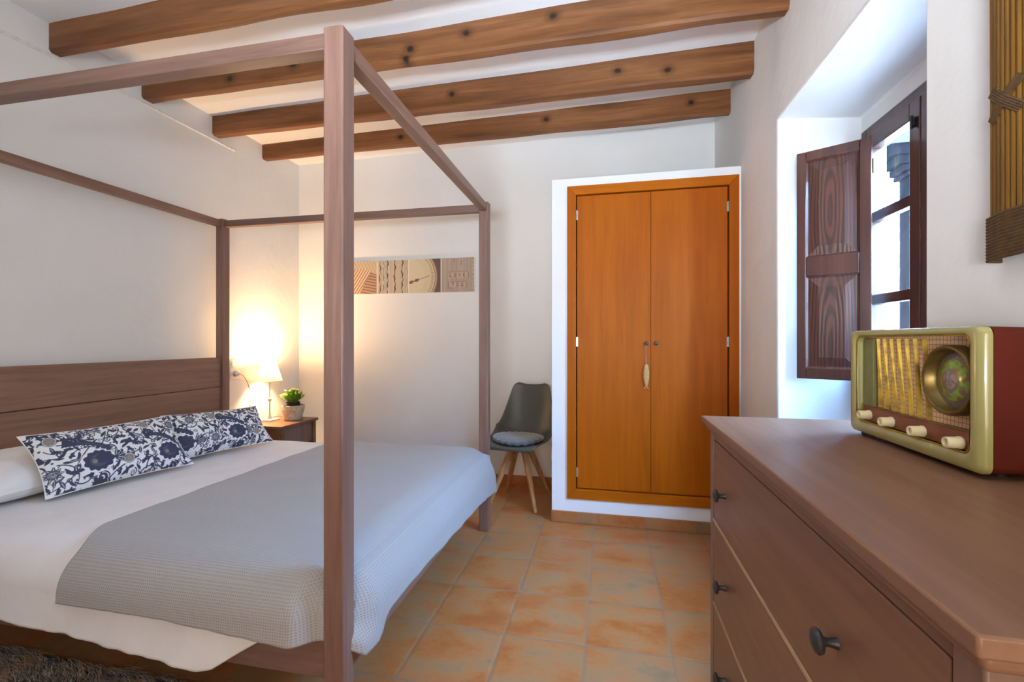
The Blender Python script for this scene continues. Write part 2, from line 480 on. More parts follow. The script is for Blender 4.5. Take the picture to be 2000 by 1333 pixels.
# ------------------------------------------------------------------ ceiling beams
def beam(y0, y1, z0, label, seed, ztop=2.90):
    rnd = random.Random(seed)
    bm = bmesh.new()
    n = 60
    x0, x1 = XL - 0.02, XR + 0.02
    rings = []
    for i in range(n + 1):
        x = x0 + (x1 - x0) * i / n
        w = lambda k, a: a * noise.noise(Vector((x * 2.3, k * 7.1 + seed, 0.3)))
        c = 0.012
        P = [(y0 + w(1, .010), ztop), (y0 + w(1, .010), z0 + c + w(2, .008)), (y0 + c + w(1, .010), z0 + w(2, .008)),
             (y1 - c + w(3, .010), z0 + w(4, .008)), (y1 + w(3, .010), z0 + c + w(4, .008)), (y1 + w(3, .010), ztop)]
        rings.append([bm.verts.new((x, p[0], p[1])) for p in P])
    for a, b in zip(rings, rings[1:]):
        for k in range(6): bm.faces.new((a[k], a[(k + 1) % 6], b[(k + 1) % 6], b[k]))
    bm.faces.new(rings[0]); bm.faces.new(list(reversed(rings[-1])))
    o = obj('ceiling_beam', bm, beam_mat(seed, KNOTS[{3: 0, 11: 1, 23: 2, 41: 3}[seed]]), angle=25)
    return tag(o, label, 'beam', 'exposed ceiling beams')
beam(1.735, 1.80, 2.683, 'brown timber ceiling beam nearest the camera, cut off by the top edge', 3)
beam(2.205, 2.28, 2.690, 'dark-knotted brown ceiling beam, second back from the camera', 11)
beam(2.700, 2.78, 2.690, 'brown ceiling beam third back, just before the one over the closet', 23)
beam(3.180, 3.25, 2.708, 'farthest and shortest-looking brown ceiling beam above the back wall art', 41)

# ------------------------------------------------------------------ built-in wardrobe
wd = tag(empty('built_in_wardrobe', (0.263, CY, FZ0)), 'orange wood-veneer two-door built-in wardrobe set in the white closet wall', 'wardrobe')
def L(bm):   # world to wardrobe-local
    for v in bm.verts: v.co -= Vector((0.263, CY, FZ0))
    return bm
DX0, DX1, DM, DZ0, DZ1 = -0.195, 0.722, 0.2695, 0.230, 2.146
bm = bmesh.new()
fy0, fy1 = CY - 0.012, CY + 0.05
def quad_bar(bm, pts, y0, y1):
    a = [bm.verts.new((x, y0, z)) for x, z in pts]; b = [bm.verts.new((x, y1, z)) for x, z in pts]
    bm.faces.new(a); bm.faces.new(list(reversed(b)))
    for i in range(4): bm.faces.new((a[i], a[(i + 1) % 4], b[(i + 1) % 4], b[i]))
quad_bar(bm, [(FX0, FZ0), (DX0 - .0065, DZ0 - .0065), (DX0 - .0065, DZ1 + .0065), (FX0, FZ1)], fy0, fy1)
obj('frame_post', L(bm), M['closet_z'], wd, bevel=0.002)
bm = bmesh.new()
quad_bar(bm, [(FX1, FZ0), (DX1 + .0065, DZ0 - .0065), (DX1 + .0065, DZ1 + .0065), (FX1, FZ1)], fy0, fy1)
obj('frame_post', L(bm), M['closet_z'], wd, bevel=0.002)
bm = bmesh.new()
quad_bar(bm, [(FX0, FZ0), (DX0 - .0065, DZ0 - .0065), (DX1 + .0065, DZ0 - .0065), (FX1, FZ0)], fy0, fy1)
obj('frame_rail', L(bm), M['closet_x'], wd, bevel=0.002)
bm = bmesh.new()
quad_bar(bm, [(FX0, FZ1), (DX0 - .0065, DZ1 + .0065), (DX1 + .0065, DZ1 + .0065), (FX1, FZ1)], fy0, fy1)
obj('frame_rail', L(bm), M['closet_x'], wd, bevel=0.002)
obj('gap_shade_sheet', L(nbox(FX0 + .001, FX1 - .001, CY + 0.055, CY + 0.07, FZ0 + .001, FZ1 - .001)), M['gap'], wd)  # dark sheet behind the doors, painted as the shade in their gaps
def knob_bm(r=0.013, out=0.026):
    bm = bmesh.new()
    Mx = Matrix.Rotation(R(90), 4, 'X')
    lathe(bm, [(r * .45, 0), (r * .4, out * .35), (r * .55, out * .5), (r, out * .68), (r * .95, out * .88), (r * .5, out), (0.0005, out * 1.02)], 20, Mx)
    return bm
for x0, x1, kx, hx in ((DX0, DM - .0012, 0.241, DX0 - .002), (DM + .0012, DX1, 0.300, DX1 + .002)):
    bm = nbox(x0, x1, CY + 0.004, CY + 0.026, DZ0, DZ1)
    d = obj('door', L(bm), M['closet_z'], wd, bevel=0.0012)
    k = obj('knob', knob_bm(), M['dark_metal'], d)
    k.location = (kx - 0.263, 0.004, 1.180 - FZ0)
    for hz in (2.02, 1.19, 0.335):
        bm = bmesh.new()
        lathe(bm, [(0.004, -0.032), (0.004, 0.032)], 10, Matrix.Translation((hx, CY - 0.006, hz)))
        box(bm, hx - 0.008, hx + 0.008, CY - 0.004, CY + 0.004, hz - 0.03, hz + 0.03)
        obj('hinge', L(bm), M['steel'], d)

# woven fish charm on the left knob
ch = tag(empty('fish_ornament', (0.241, CY - 0.012, 0.975)), 'small woven straw fish hanging by a string from the left wardrobe knob', 'ornament')
bm = bmesh.new()
prof = [(0.001, 0.075), (0.010, 0.070), (0.014, 0.055), (0.0185, 0.02), (0.018, -0.01), (0.012, -0.045), (0.006, -0.062), (0.007, -0.066)]
lathe(bm, [(r, z) for r, z in reversed(prof)], 16, Matrix.Diagonal((1, 0.45, 1, 1)))
obj('fish_body', bm, M['fish'], ch)
bm = bmesh.new()
for s in (-1, 1):
    vs = [(0, -.0025, -.060), (s * .017, -.0025, -.086), (s * .006, -.0025, -.080), (0, .0025, -.060), (s * .017, .0025, -.086), (s * .006, .0025, -.080)]
    v = [bm.verts.new(p) for p in vs]
    bm.faces.new(v[:3]); bm.faces.new(v[3:][::-1])
    for i in range(3): bm.faces.new((v[i], v[(i + 1) % 3], v[3 + (i + 1) % 3], v[3 + i]))
obj('tail', bm, M['fish'], ch, smooth=False)
bm = bmesh.new(); tube(bm, [(0.0, 0, 0.074), (-0.006, 0.0, 0.12), (-0.006, -0.004, 0.17), (-0.002, -0.006, 0.199), (0.004, -0.006, 0.196), (0.004, -0.002, 0.14), (0.001, 0, 0.074)], 0.0011, 6)
obj('string', bm, M['cord'], ch)

# ------------------------------------------------------------------ window with shutter
wdw = tag(empty('window_1', (1.15, 1.85, 1.0)), kind='structure')
def LW(bm):
    for v in bm.verts: v.co -= Vector((1.15, 1.85, 1.0))
    return bm
bm = bmesh.new()
fx0, fx1 = 1.140, 1.215
box(bm, fx0, fx1, WY1 - 0.040, WY1, WZ0, WZ1); box(bm, fx0, fx1, WY0, WY0 + 0.040, WZ0, WZ1)
box(bm, fx0, fx1, WY0 + 0.04, WY1 - 0.04, WZ1 - 0.045, WZ1); box(bm, fx0, fx1, WY0 + 0.04, WY1 - 0.04, WZ0, WZ0 + 0.03)
obj('window_frame', LW(bm), M['shutter'], wdw, bevel=0.004)
def casement(y0, y1):
    """y0 = hinge side"""
    s = 1 if y1 > y0 else -1
    a, b = min(y0, y1), max(y0, y1)
    st = 0.058
    x0, x1 = 1.128, 1.172
    z0, z1 = WZ0 + 0.032, WZ1 - 0.047
    bm = bmesh.new()
    box(bm, x0, x1, a, a + st, z0, z1); box(bm, x0, x1, b - st, b, z0, z1)
    box(bm, x0, x1, a + st, b - st, z1 - 0.066, z1); box(bm, x0, x1, a + st, b - st, z0, z0 + 0.055)
    for zm in (1.735, 1.375):
        box(bm, x0 + .004, x1 - .004, a + st, b - st, zm - 0.021, zm + 0.021)
    c = obj('casement', LW(bm), M['shutter'], wdw, bevel=0.003)
    obj('glass_panes', LW(nbox(1.148, 1.152, a + st + .0005, b - st - .0005, z0 + 0.056, z1 - 0.067)), M['glass'], c)
    return c
c1 = casement(WY1 - 0.042, 1.925)
c2 = casement(WY0 + 0.042, 1.918)
# latch on the meeting stile
bm = bmesh.new(); box(bm, 1.118, 1.128, 1.935, 1.960, 2.00, 2.03); lathe(bm, [(0.0045, 1.99), (0.0045, 2.04)], 10, Matrix.Translation((1.116, 1.948, 0)))
obj('latch', LW(bm), M['black_metal'], c1)
# shutter leaf, local frame: x from hinge (0) to free edge (0.272), y thickness, z up
hx, hy = 1.102, 2.176
ang = math.atan2(2.310 - hy, 0.865 - hx)
sh = empty('shutter', (hx - 1.15, hy - 1.85, 1.022 - 1.0), ang); sh.parent = wdw
sh['label'] = 'dark brown panelled inside shutter folded back into the niche'
W, H, th = 0.272, 1.041, 0.026
bm = bmesh.new()
stl, str_ = 0.042, 0.036
box(bm, 0, stl, -th / 2, th / 2, 0, H); box(bm, W - str_, W, -th / 2, th / 2, 0, H)
zr = [(0, 0.050), (0.468, 0.556), (H - 0.045, H)]
for a, b in zr: box(bm, stl, W - str_, -th / 2, th / 2, a, b)
obj('stile_frame', bm, M['shutter'], sh, bevel=0.003)
def raised(z0, z1, mat):
    x0, x1 = stl, W - str_
    bm = bmesh.new()
    for s in (-1, 1):
        ys = [s * 0.010, s * 0.003, s * 0.004, s * 0.0105]
        ins = [0.0, 0.008, 0.014, 0.045]
        loops = []
        for y, i in zip(ys, ins):
            loops.append([bm.verts.new(p) for p in ((x0 + i, y, z0 + i), (x1 - i, y, z0 + i), (x1 - i, y, z1 - i), (x0 + i, y, z1 - i))])
        i2 = 0.049
        loops.append([bm.verts.new(p) for p in ((x0 + i2, s * 0.0115, z0 + i2), (x1 - i2, s * 0.0115, z0 + i2), (x1 - i2, s * 0.0115, z1 - i2), (x0 + i2, s * 0.0115, z1 - i2))])
        for A, B in zip(loops, loops[1:]):
            for k in range(4): bm.faces.new((A[k], A[(k + 1) % 4], B[(k + 1) % 4], B[k]))
        bm.faces.new(loops[-1])
    obj('panel', bm, mat, sh, smooth=False)
raised(0.050, 0.468, M['panel_low'])
raised(0.556, H - 0.045, M['panel_up'])
for hz in (0.12, 0.92):
    bm = bmesh.new(); lathe(bm, [(0.006, hz - .03), (0.006, hz + .03)], 10, Matrix.Translation((-0.004, 0, 0)))
    box(bm, -0.004, 0.01, -0.004, 0.004, hz - .025, hz + .025)
    obj('hinge', bm, M['brass_dark'], sh)

# porch outside the window
struct('ground_outside', nbox(1.245, 9, -4, 9, -0.12, -0.02), M['ground'])
struct('low_sky_blocker', nbox(4.2, 4.4, -4.0, 4.84, -0.02, 3.1), M['stone'])  # unseen wall added to block low sky light from the window
tag(obj('porch_wall', nbox(1.30, 2.52, 4.60, 4.85, -0.02, 3.2), M['render']), kind='structure')
tag(obj('porch_roof', nbox(1.247, 3.6, 3.55, 4.85, 3.2, 3.3), M['soffit']), kind='structure')
pp = tag(empty('porch_post', (2.58, 4.48, -0.02)), 'dark weathered porch post with carved bracket outside the window', 'post')
bm = nbox(-0.07, 0.07, -0.07, 0.07, 0, 2.80)
obj('post_shaft', bm, M['porch_wood'], pp, bevel=0.008)
bm = bmesh.new()
for w, a, b in ((0.10, 2.62, 2.66), (0.13, 2.66, 2.72), (0.17, 2.72, 2.80), (0.22, 2.80, 2.90)): box(bm, -w, w, -0.10, 0.10, a, b)
obj('bracket', bm, M['porch_wood'], pp, bevel=0.012)
bm = nbox(-0.9, 1.2, -0.10, 0.10, 2.90, 3.22)
obj('lintel', bm, M['soffit'], pp, bevel=0.01)

# ------------------------------------------------------------------ four-poster bed (local: x = -length, y = across)
BR = R(0.66)
bed = tag(empty('four_poster_bed', (-0.713, 1.102, 0), BR), 'grey-brown wooden four-poster bed frame with plank headboard', 'bed')
T, BH, BL, BW = 0.060, 2.070, 2.010, 1.655
for l, w in ((0, 0), (0, BW - T), (BL - T, 0), (BL - T, BW - T)):
    obj('post', nbox(-l - T, -l, w, w + T, 0, BH), M['bedwood_z'], bed, bevel=0.004)
zt = BH - 0.012
bt = 0.046
for w in (0.007, BW - T + 0.007):
    obj('canopy_rail', nbox(-BL + T, -T, w, w + bt, zt - bt, zt), M['bedwood_x'], bed, bevel=0.003)
for l in (0.007, BL - T + 0.007):
    obj('canopy_rail', nbox(-l - bt, -l, T, BW - T, zt - bt, zt), M['bedwood_y'], bed, bevel=0.003)
for w in (0.012, BW - 0.042):
    obj('side_rail', nbox(-BL + T, -T, w, w + 0.03, 0.245, 0.43), M['bedwood_x'], bed, bevel=0.003)
obj('foot_rail', nbox(-0.042, -0.012, T, BW - T, 0.245, 0.43), M['bedwood_y'], bed, bevel=0.003)
for a, b in ((0.245, 0.448), (0.452, 0.658), (0.662, 0.866), (0.870, 1.078)):
    obj('headboard_plank', nbox(-BL + 0.012, -BL + 0.042, T, BW - T, a, b), M['bedwood_y'], bed, bevel=0.0025)
bm = bmesh.new()
for i in range(14):
    x = -0.12 - i * 0.13
    box(bm, x - 0.035, x + 0.035, 0.042, BW - 0.042, 0.290, 0.305)
tag(obj('slat_base', bm, M['chairwood'], bed))

# ------------------------------------------------------------------ bedding (local bed coordinates baked through a matrix)
BM = Matrix.Translation((-0.713, 1.102, 0)) @ Matrix.Rotation(BR, 4, 'Z')
ZM = 0.530          # top of the made bed
def nz(x, y, s=0.0): return noise.noise(Vector((x, y, s)))

def lerp_tab(tab, x):
    for (a, va), (b, vb) in zip(tab, tab[1:]):
        if x <= b: return va + (vb - va) * max(0, (x - a)) / (b - a)
    return tab[-1][1]

def drape_profile(q, reach, ztop, rad, outer, hem):
    """q 0..1 from a flat start to the hem. returns (distance outwards from flat start, z)
    reach = flat length before the roll, outer = horizontal place of the hanging part"""
    flat = reach; arc = rad * PI / 2; hang = max(0.02, ztop - rad - hem)
    tot = flat + arc + hang; s = q * tot
    if s < flat: return s, ztop
    s -= flat
    if s < arc:
        a = s / rad
        return flat + rad * math.sin(a), ztop - rad * (1 - math.cos(a))
    s -= arc
    return outer, ztop - rad - s

def sheet():
    bm = bmesh.new()
    x0, x1 = -1.955, -0.075
    nl = 150
    # hem height along the near side, by distance from the foot
    hem_tab = [(0.0, .42), (0.10, .41), (0.19, .385), (0.30, .318), (0.385, .264), (0.43, .254), (0.62, .266), (0.92, .288), (1.25, .306), (1.6, .32), (2.0, .33)]
    wn0 = 0.17
    nq = 60
    def fn(i, q):
        l = 0.15 + (1.955 - 0.15) * i
        hem = lerp_tab(hem_tab, l)
        rad = 0.125
        outw = wn0 + 0.03   # from flat start at w=wn0 outward to w = -0.03
        ztop = ZM
        flat = outw - rad
        d, z = drape_profile(q, flat, ztop, rad, outw, hem)
        w = wn0 - d
        dep = max(0.0, (ztop - rad - z)) / 0.25
        fold = 0.012 * nz(l * 7 + z * 3, z * 2.0, 1) + 0.010 * nz(l * 16 + z * 9, z * 3, 4)
        w -= dep * (0.022 + fold * 1.9)
        return Vector((-l, w, z))
    V1 = grid(bm, fn, nl, nq)
    def top(i, j):
        l = 0.15 + (1.955 - 0.15) * i
        w = wn0 + (BW - 0.10 - wn0) * j
        z = ZM + 0.006 * nz(l * 4, w * 6, 8) * max(0, min(1, (w - wn0) / 0.12))
        e = BW - 0.10 - w
        if e < 0.06: z -= 0.06 * (1 - math.sqrt(max(0, 1 - ((0.06 - e) / 0.06) ** 2)))
        return Vector((-l, w, z))
    V2 = grid(bm, top, nl, 50)
    def far(i, j):
        l = 0.15 + (1.955 - 0.15) * i
        return Vector((-l, BW - 0.10 + 0.004, ZM - 0.06 - j * 0.16))
    grid(bm, far, nl, 5)
    bmesh.ops.remove_doubles(bm, verts=bm.verts[:], dist=0.0015)
    for v in bm.verts: v.co = BM @ v.co
    o = obj('bed_sheet', bm, M['sheet'], angle=60)
    m = o.modifiers.new('thick', 'SOLIDIFY'); m.thickness = 0.003; m.offset = -1
    return tag(o, 'white bed sheet spread over the mattress with its hem hanging low at the near side', 'sheet')
sheet()

bm = nbox(-1.93, -0.085, 0.09, BW - 0.115, 0.307, ZM - 0.018)
for v in bm.verts: v.co = BM @ v.co
tag(obj('mattress', bm, M['sheet'], bevel=0.05, seg=4), 'thick mattress under the white sheet, lying on the slats of the bed', 'mattress')

def blanket():
    bm = bmesh.new()
    zb = ZM + 0.012
    def l1(w): return 1.035 - 0.03 * (w / BW)          # upper edge of the blanket
    nl, nq = 130, 60
    wn0 = 0.17
    l0 = 0.17
    sm = lambda t: max(0, min(1, t)) ** 2 * (3 - 2 * max(0, min(1, t)))
    hem_tab = [(0.0, .345), (0.10, .352), (0.25, .372), (0.6, .395), (1.04, .415)]
    def lcoord(i, w): return l0 + (l1(w) - l0) * i
    def near(i, q):
        l = lcoord(i, wn0)
        hem = lerp_tab(hem_tab, l) + 0.004 * nz(l * 9, 2, 1)
        rad = 0.128
        outw = wn0 + 0.050
        flat = outw - rad
        d, z = drape_profile(q, flat, zb, rad, outw, hem)
        w = wn0 - d
        dep = max(0.0, (zb - rad - z)) / 0.12
        w -= dep * (0.006 + 0.010 * abs(nz(l * 8 + z * 4, z * 2, 3)) * 1.6 + 0.008 * nz(l * 20, z * 3, 5))
        # the hanging edge swings towards the foot as it drops, and reaches round to the post
        l2 = l - 0.10 * sm(q * 1.7) * i ** 2 - (l0 - T - 0.008) * sm(q * 1.5) * (1 - i) ** 5
        w += sm((0.07 - w) / 0.07) * 0.055 * sm((0.135 - l2) / 0.07)
        return Vector((-l2, w, z))
    grid(bm, near, nl, nq)
    def top(i, j):
        w = wn0 + (BW - 0.09 - wn0) * j
        l = lcoord(i, w)
        z = zb + 0.006 * nz(l * 4, w * 6, 8) * max(0, min(1, (w - wn0) / 0.12, (l - l0) / 0.12))
        e = BW - 0.09 - w
        if e < 0.07: z -= 0.07 * (1 - math.sqrt(max(0, 1 - ((0.07 - e) / 0.07) ** 2)))
        return Vector((-l, w, z))
    grid(bm, top, nl, 70)
    hem_f = [(0.0, .295), (0.075, .285), (0.13, .292), (0.17, .335), (0.35, .338), (0.8, .315), (1.3, .290), (1.55, .262), (1.64, .235), (1.7, .27)]
    def foot(i, q):
        # i across the bed, q down
        w0 = wn0 + (BW - 0.09 - wn0) * i
        hem = lerp_tab(hem_f, 0.07 + (BW + 0.005 - 0.07) * i) + 0.004 * nz(w0 * 8, 1, 2)
        e = BW - 0.09 - w0
        zt_ = zb - (0.07 * (1 - math.sqrt(max(0, 1 - ((0.07 - e) / 0.07) ** 2))) if e < 0.07 else 0)
        rad = 0.175
        outw = l0 + 0.030
        d, z = drape_profile(q, outw - rad, zt_, rad, outw, hem)
        l = l0 - d
        dep = max(0.0, (zt_ - rad - z)) / 0.15
        # the drape fans out towards both corners as it drops
        wq = min(1.0, q * 1.3)
        w = w0 + ((0.068 - wn0) * (1 - i) ** 6 * 1.0 + 0.105 * i ** 8) * wq
        l -= dep * (0.010 + 0.012 * abs(nz(w * 5, z * 3, 9)) + 0.008 * nz(w * 15, z * 4, 2))
        l += sm((0.07 - l) / 0.07) * 0.045 * sm((0.125 - w) / 0.05) * (1 - 0.8 * sm((q - .75) / .2))
        if w < T + 0.006 and l < T: w = T + 0.006
        if w > BW - T - 0.006: l = min(l, -0.006 - 0.01 * dep) if q > 0.35 else l
        return Vector((-l, w, z))
    grid(bm, foot, 70, nq)
    # the corner between both drapes, tucked behind the post
    grid(bm, lambda i, q: near(0, q).lerp(foot(0, q), i), 8, nq)
    bmesh.ops.remove_doubles(bm, verts=bm.verts[:], dist=0.0015)
    for v in bm.verts: v.co = BM @ v.co
    o = obj('blanket', bm, M['blanket'], angle=70)
    m = o.modifiers.new('thick', 'SOLIDIFY'); m.thickness = 0.005; m.offset = 1
    return tag(o, 'light grey waffle-weave blanket spread over the foot half of the bed', 'blanket')
blanket()

# pillows and cushions
def pillow_mesh(bm, w, h, t, nu=60, nv=40, pinch=0.12):
    V = {}
    for side in (1, -1):
        for i in range(nu + 1):
            for j in range(nv + 1):
                u = i / nu * 2 - 1; v = j / nv * 2 - 1
                edge = i in (0, nu) or j in (0, nv)
                if side == -1 and edge: V[side, i, j] = V[1, i, j]; continue
                k = (max(0, 1 - abs(u) ** 3.2)) ** 0.6 * (max(0, 1 - abs(v) ** 2.6)) ** 0.6
                x = u * w / 2 * (1 - pinch * 0.35 * (1 - v * v) * abs(u) ** 3)
                y = v * h / 2 * (1 - pinch * (1 - u * u) * abs(v) ** 3 * 0.6)
                z = side * t / 2 * k
                z += 0.004 * nz(u * 3, v * 3, side * 3) * (0 if edge else 1)
                V[side, i, j] = bm.verts.new((x, y, z))
    for side in (1, -1):
        for i in range(nu):
            for j in range(nv):
                f = [V[side, i, j], V[side, i + 1, j], V[side, i + 1, j + 1], V[side, i, j + 1]]
                bm.faces.new(f if side == 1 else f[::-1])
for loc, rz, lab in (((-2.485, 1.455, 0.632), R(2), 'plump white pillow at the near side of the headboard, left of the patterned cushions'),
                     ((-2.485, 2.26, 0.630), R(-1), 'white pillow at the lamp side of the headboard, tucked behind the patterned cushions')):
    bm = bmesh.new(); pillow_mesh(bm, 0.35, 0.64, 0.155, pinch=0.02)
    o = obj('bed_pillow', bm, M['pillow'])
    o.location = loc; o.rotation_euler = (0, R(14), rz)
    tag(o, lab, 'pillow', 'white bed pillows')

# damask print, drawn as stems, leaves, scrolls and blossoms
def damask(Wp, Hp, seed):
    rs = np.random.RandomState(seed)
    ppm = Wp / 0.60
    img = np.ones((Hp, Wp, 3)) * np.array([0.80, 0.84, 0.88])
    yy, xx = np.mgrid[0:Hp, 0:Wp].astype(float)
    navy = np.array(C(66, 72, 96)); slate = np.array(C(84, 92, 112)); tan = np.array(C(140, 134, 126)); white = np.array([0.80, 0.84, 0.88])
    def win(cx, cy, r):
        x0, x1 = int(max(0, cx - r)), int(min(Wp, cx + r + 1)); y0, y1 = int(max(0, cy - r)), int(min(Hp, cy + r + 1))
        return slice(y0, max(y0, y1)), slice(x0, max(x0, x1))
    def paint(sl, mask, col):
        if mask.size: img[sl][mask] = col
    def leaf(cx, cy, a, ln, wd, col=navy, curl=0.0, vein=None, serr=0.0):
        sl = win(cx, cy, ln * 1.3)
        X = xx[sl] - cx; Y = yy[sl] - cy
        u = (X * math.cos(a) + Y * math.sin(a)) / ln; v = (-X * math.sin(a) + Y * math.cos(a)) - curl * ln * u * u
        prof = wd * np.sin(PI * np.clip(u, 0, 1)) ** 0.8 * (1.15 - 0.5 * u)
        if serr: prof = prof * (1 + serr * np.sin(u * ln * 0.9))
        m = (u > 0) & (u < 1) & (np.abs(v) < prof); paint(sl, m, col)
        if vein is not None: paint(sl, m & (np.abs(v) < 0.11 * wd) & (u > .15) & (u < .85), vein)
    def disc(cx, cy, r, col, ry=None):
        ry = ry or r
        sl = win(cx, cy, max(r, ry) + 1); m = ((xx[sl] - cx) / r) ** 2 + ((yy[sl] - cy) / ry) ** 2 < 1; paint(sl, m, col)
    def curve(pts, w0, w1, col=navy):
        n = len(pts)
        for i, (px_, py_) in enumerate(pts): disc(px_, py_, max(0.7, w0 + (w1 - w0) * i / n), col)
    def spiral(cx, cy, r, a0, turns, w, s=1):
        pts = []
        n = int(60 * turns)
        for i in range(n):
            t = i / n; rr = r * (1 - 0.82 * t); a = a0 + s * t * turns * 2 * PI
            pts.append((cx + rr * math.cos(a), cy + rr * math.sin(a)))
        curve(pts, w, w * 0.45)
        disc(pts[-1][0], pts[-1][1], w * 1.1, navy)
    def flower(cx, cy, r, col=tan):
        for k in range(5):
            a = -PI / 2 + (k - 2) * 0.85
            leaf(cx, cy, a + PI, r * 1.5, r * 0.42, navy, vein=None)
        disc(cx, cy, r, slate); disc(cx, cy, r * 0.88, white); disc(cx, cy, r * 0.80, col)
        for k in range(4):
            a = k * PI / 4
            for q in np.linspace(-0.75, 0.75, 9):
                disc(cx + q * r * math.cos(a), cy + q * r * math.sin(a), 0.9, white)
    def rose(cx, cy, r):
        for k in range(9):
            a = k * 2 * PI / 9
            leaf(cx, cy, a, r * 1.15, r * 0.30, slate, vein=white)
        disc(cx, cy, r * 0.62, slate)
        for q in range(3):
            rr = r * (0.5 - q * 0.16)
            for a in np.linspace(0, 5.2, 50): disc(cx + rr * math.cos(a + q), cy + rr * 0.8 * math.sin(a + q), 0.8, white)
    def burst(cx, cy, r):
        a_ = np.arctan2(yy - cy, xx - cx); d = np.hypot((xx - cx), (yy - cy) * 1.25)
        m = d < r * (0.82 + 0.16 * np.abs(((a_ * 11 / PI) % 2) - 1)); img[m] = navy
        m = (d < r * 0.55) & (np.hypot(xx - cx - r * .2, (yy - cy) * 1.2 - r * .1) > r * 0.42); img[m] = slate
        disc(cx - r * .25, cy - r * .05, r * .16, tan)
    S = ppm / 700.0
    # base scatter of sprigs
    pts = []
    tries = 0
    while len(pts) < 700 and tries < 40000:
        tries += 1
        p = (rs.uniform(0, Wp), rs.uniform(0, Hp))
        if all((p[0] - q[0]) ** 2 + (p[1] - q[1]) ** 2 > (14 * S) ** 2 for q in pts): pts.append(p)
    for _ in range(46):      # trailing stems
        x, y = rs.uniform(0, Wp), rs.uniform(0, Hp); a = rs.uniform(0, 2 * PI); c_ = rs.uniform(-.09, .09); P_ = []
        for q in range(int(60 * S)):
            P_.append((x, y)); x += 1.6 * math.cos(a); y += 1.6 * math.sin(a); a += c_ / S
        curve(P_, 2.0 * S, 1.2 * S)
    for (x, y) in pts:
        a = rs.uniform(0, 2 * PI); t = rs.rand()
        if t < 0.62:
            leaf(x, y, a, rs.uniform(20, 34) * S, rs.uniform(4.0, 6.4) * S, navy, rs.uniform(-.5, .5), vein=white if rs.rand() < .3 else None)
        elif t < 0.80: spiral(x, y, rs.uniform(7, 11) * S, a, rs.uniform(.9, 1.4), 1.7 * S, rs.choice([-1, 1]))
        elif t < 0.9:
            for k in range(3): leaf(x, y, a + (k - 1) * 1.1, 13 * S, 4.5 * S, navy)
        else: disc(x, y, 3 * S, slate)
    # clearings with the big motifs
    def clear(cx, cy, r): disc(cx, cy, r, white, r * 0.8)
    sh_ = 0 if seed % 2 else 0.5
    for k, (fx, fy) in enumerate(((0.10, 0.80), (0.08, 0.30), (0.52, 0.30), (0.90, 0.78), (0.70, 0.85))):
        fx = (fx + sh_ * 0.6) % 1.0
        cx, cy = fx * Wp, fy * Hp
        clear(cx, cy, 24 * S); (flower if k % 2 == 0 else rose)(cx, cy, (17 if k % 2 == 0 else 20) * S)
    for fx, fy in ((0.33, 0.36), (0.83, 0.30)):
        fx = (fx + sh_ * 0.55) % 1.0
        cx, cy = fx * Wp, fy * Hp
        clear(cx, cy, 46 * S)
        burst(cx, cy, 43 * S)
        # big curled plume rising from the blossom
        P0 = []
        for t in np.linspace(0, 1, 60):
            P0.append((cx + (30 - 95 * t) * S, cy + (34 + 34 * t + 12 * math.sin(t * PI)) * S))
        curve(P0, 9.0 * S, 6.5 * S); curve(P0[5:55], 1.2 * S, 1.0 * S, slate)
        spiral(P0[-1][0] + 13 * S, P0[-1][1] + 7 * S, 16 * S, PI, 1.1, 5.5 * S, -1)
        spiral(cx + 5 * S, cy - 52 * S, 17 * S, PI, 1.2, 5 * S, 1)
        for q in np.linspace(0.1, 0.9, 8):
            i = int(q * 59); disc(P0[i][0], P0[i][1] - 9 * S, 1.8 * S, white)
        for k in range(5): leaf(cx + 40 * S, cy, -0.9 + k * 0.45, 34 * S, 5.5 * S, navy, 0.3, vein=white)
    # fine seam-side roughness of the print
    return img

def put_pattern(me, imgf, uvfn):
    """writes the print as point colours"""
    n = len(me.vertices)
    co = np.empty(n * 3); me.vertices.foreach_get('co', co); co = co.reshape(-1, 3)
    uv = uvfn(co)
    Hh, Ww, _ = imgf.shape
    x = np.clip((uv[:, 0] * (Ww - 1)), 0, Ww - 1).astype(int); y = np.clip((uv[:, 1] * (Hh - 1)), 0, Hh - 1).astype(int)
    c = np.ones((n, 4)); c[:, :3] = imgf[y, x]
    at = me.color_attributes.new('pattern', 'FLOAT_COLOR', 'POINT')
    at.data.foreach_set('color', c.ravel())

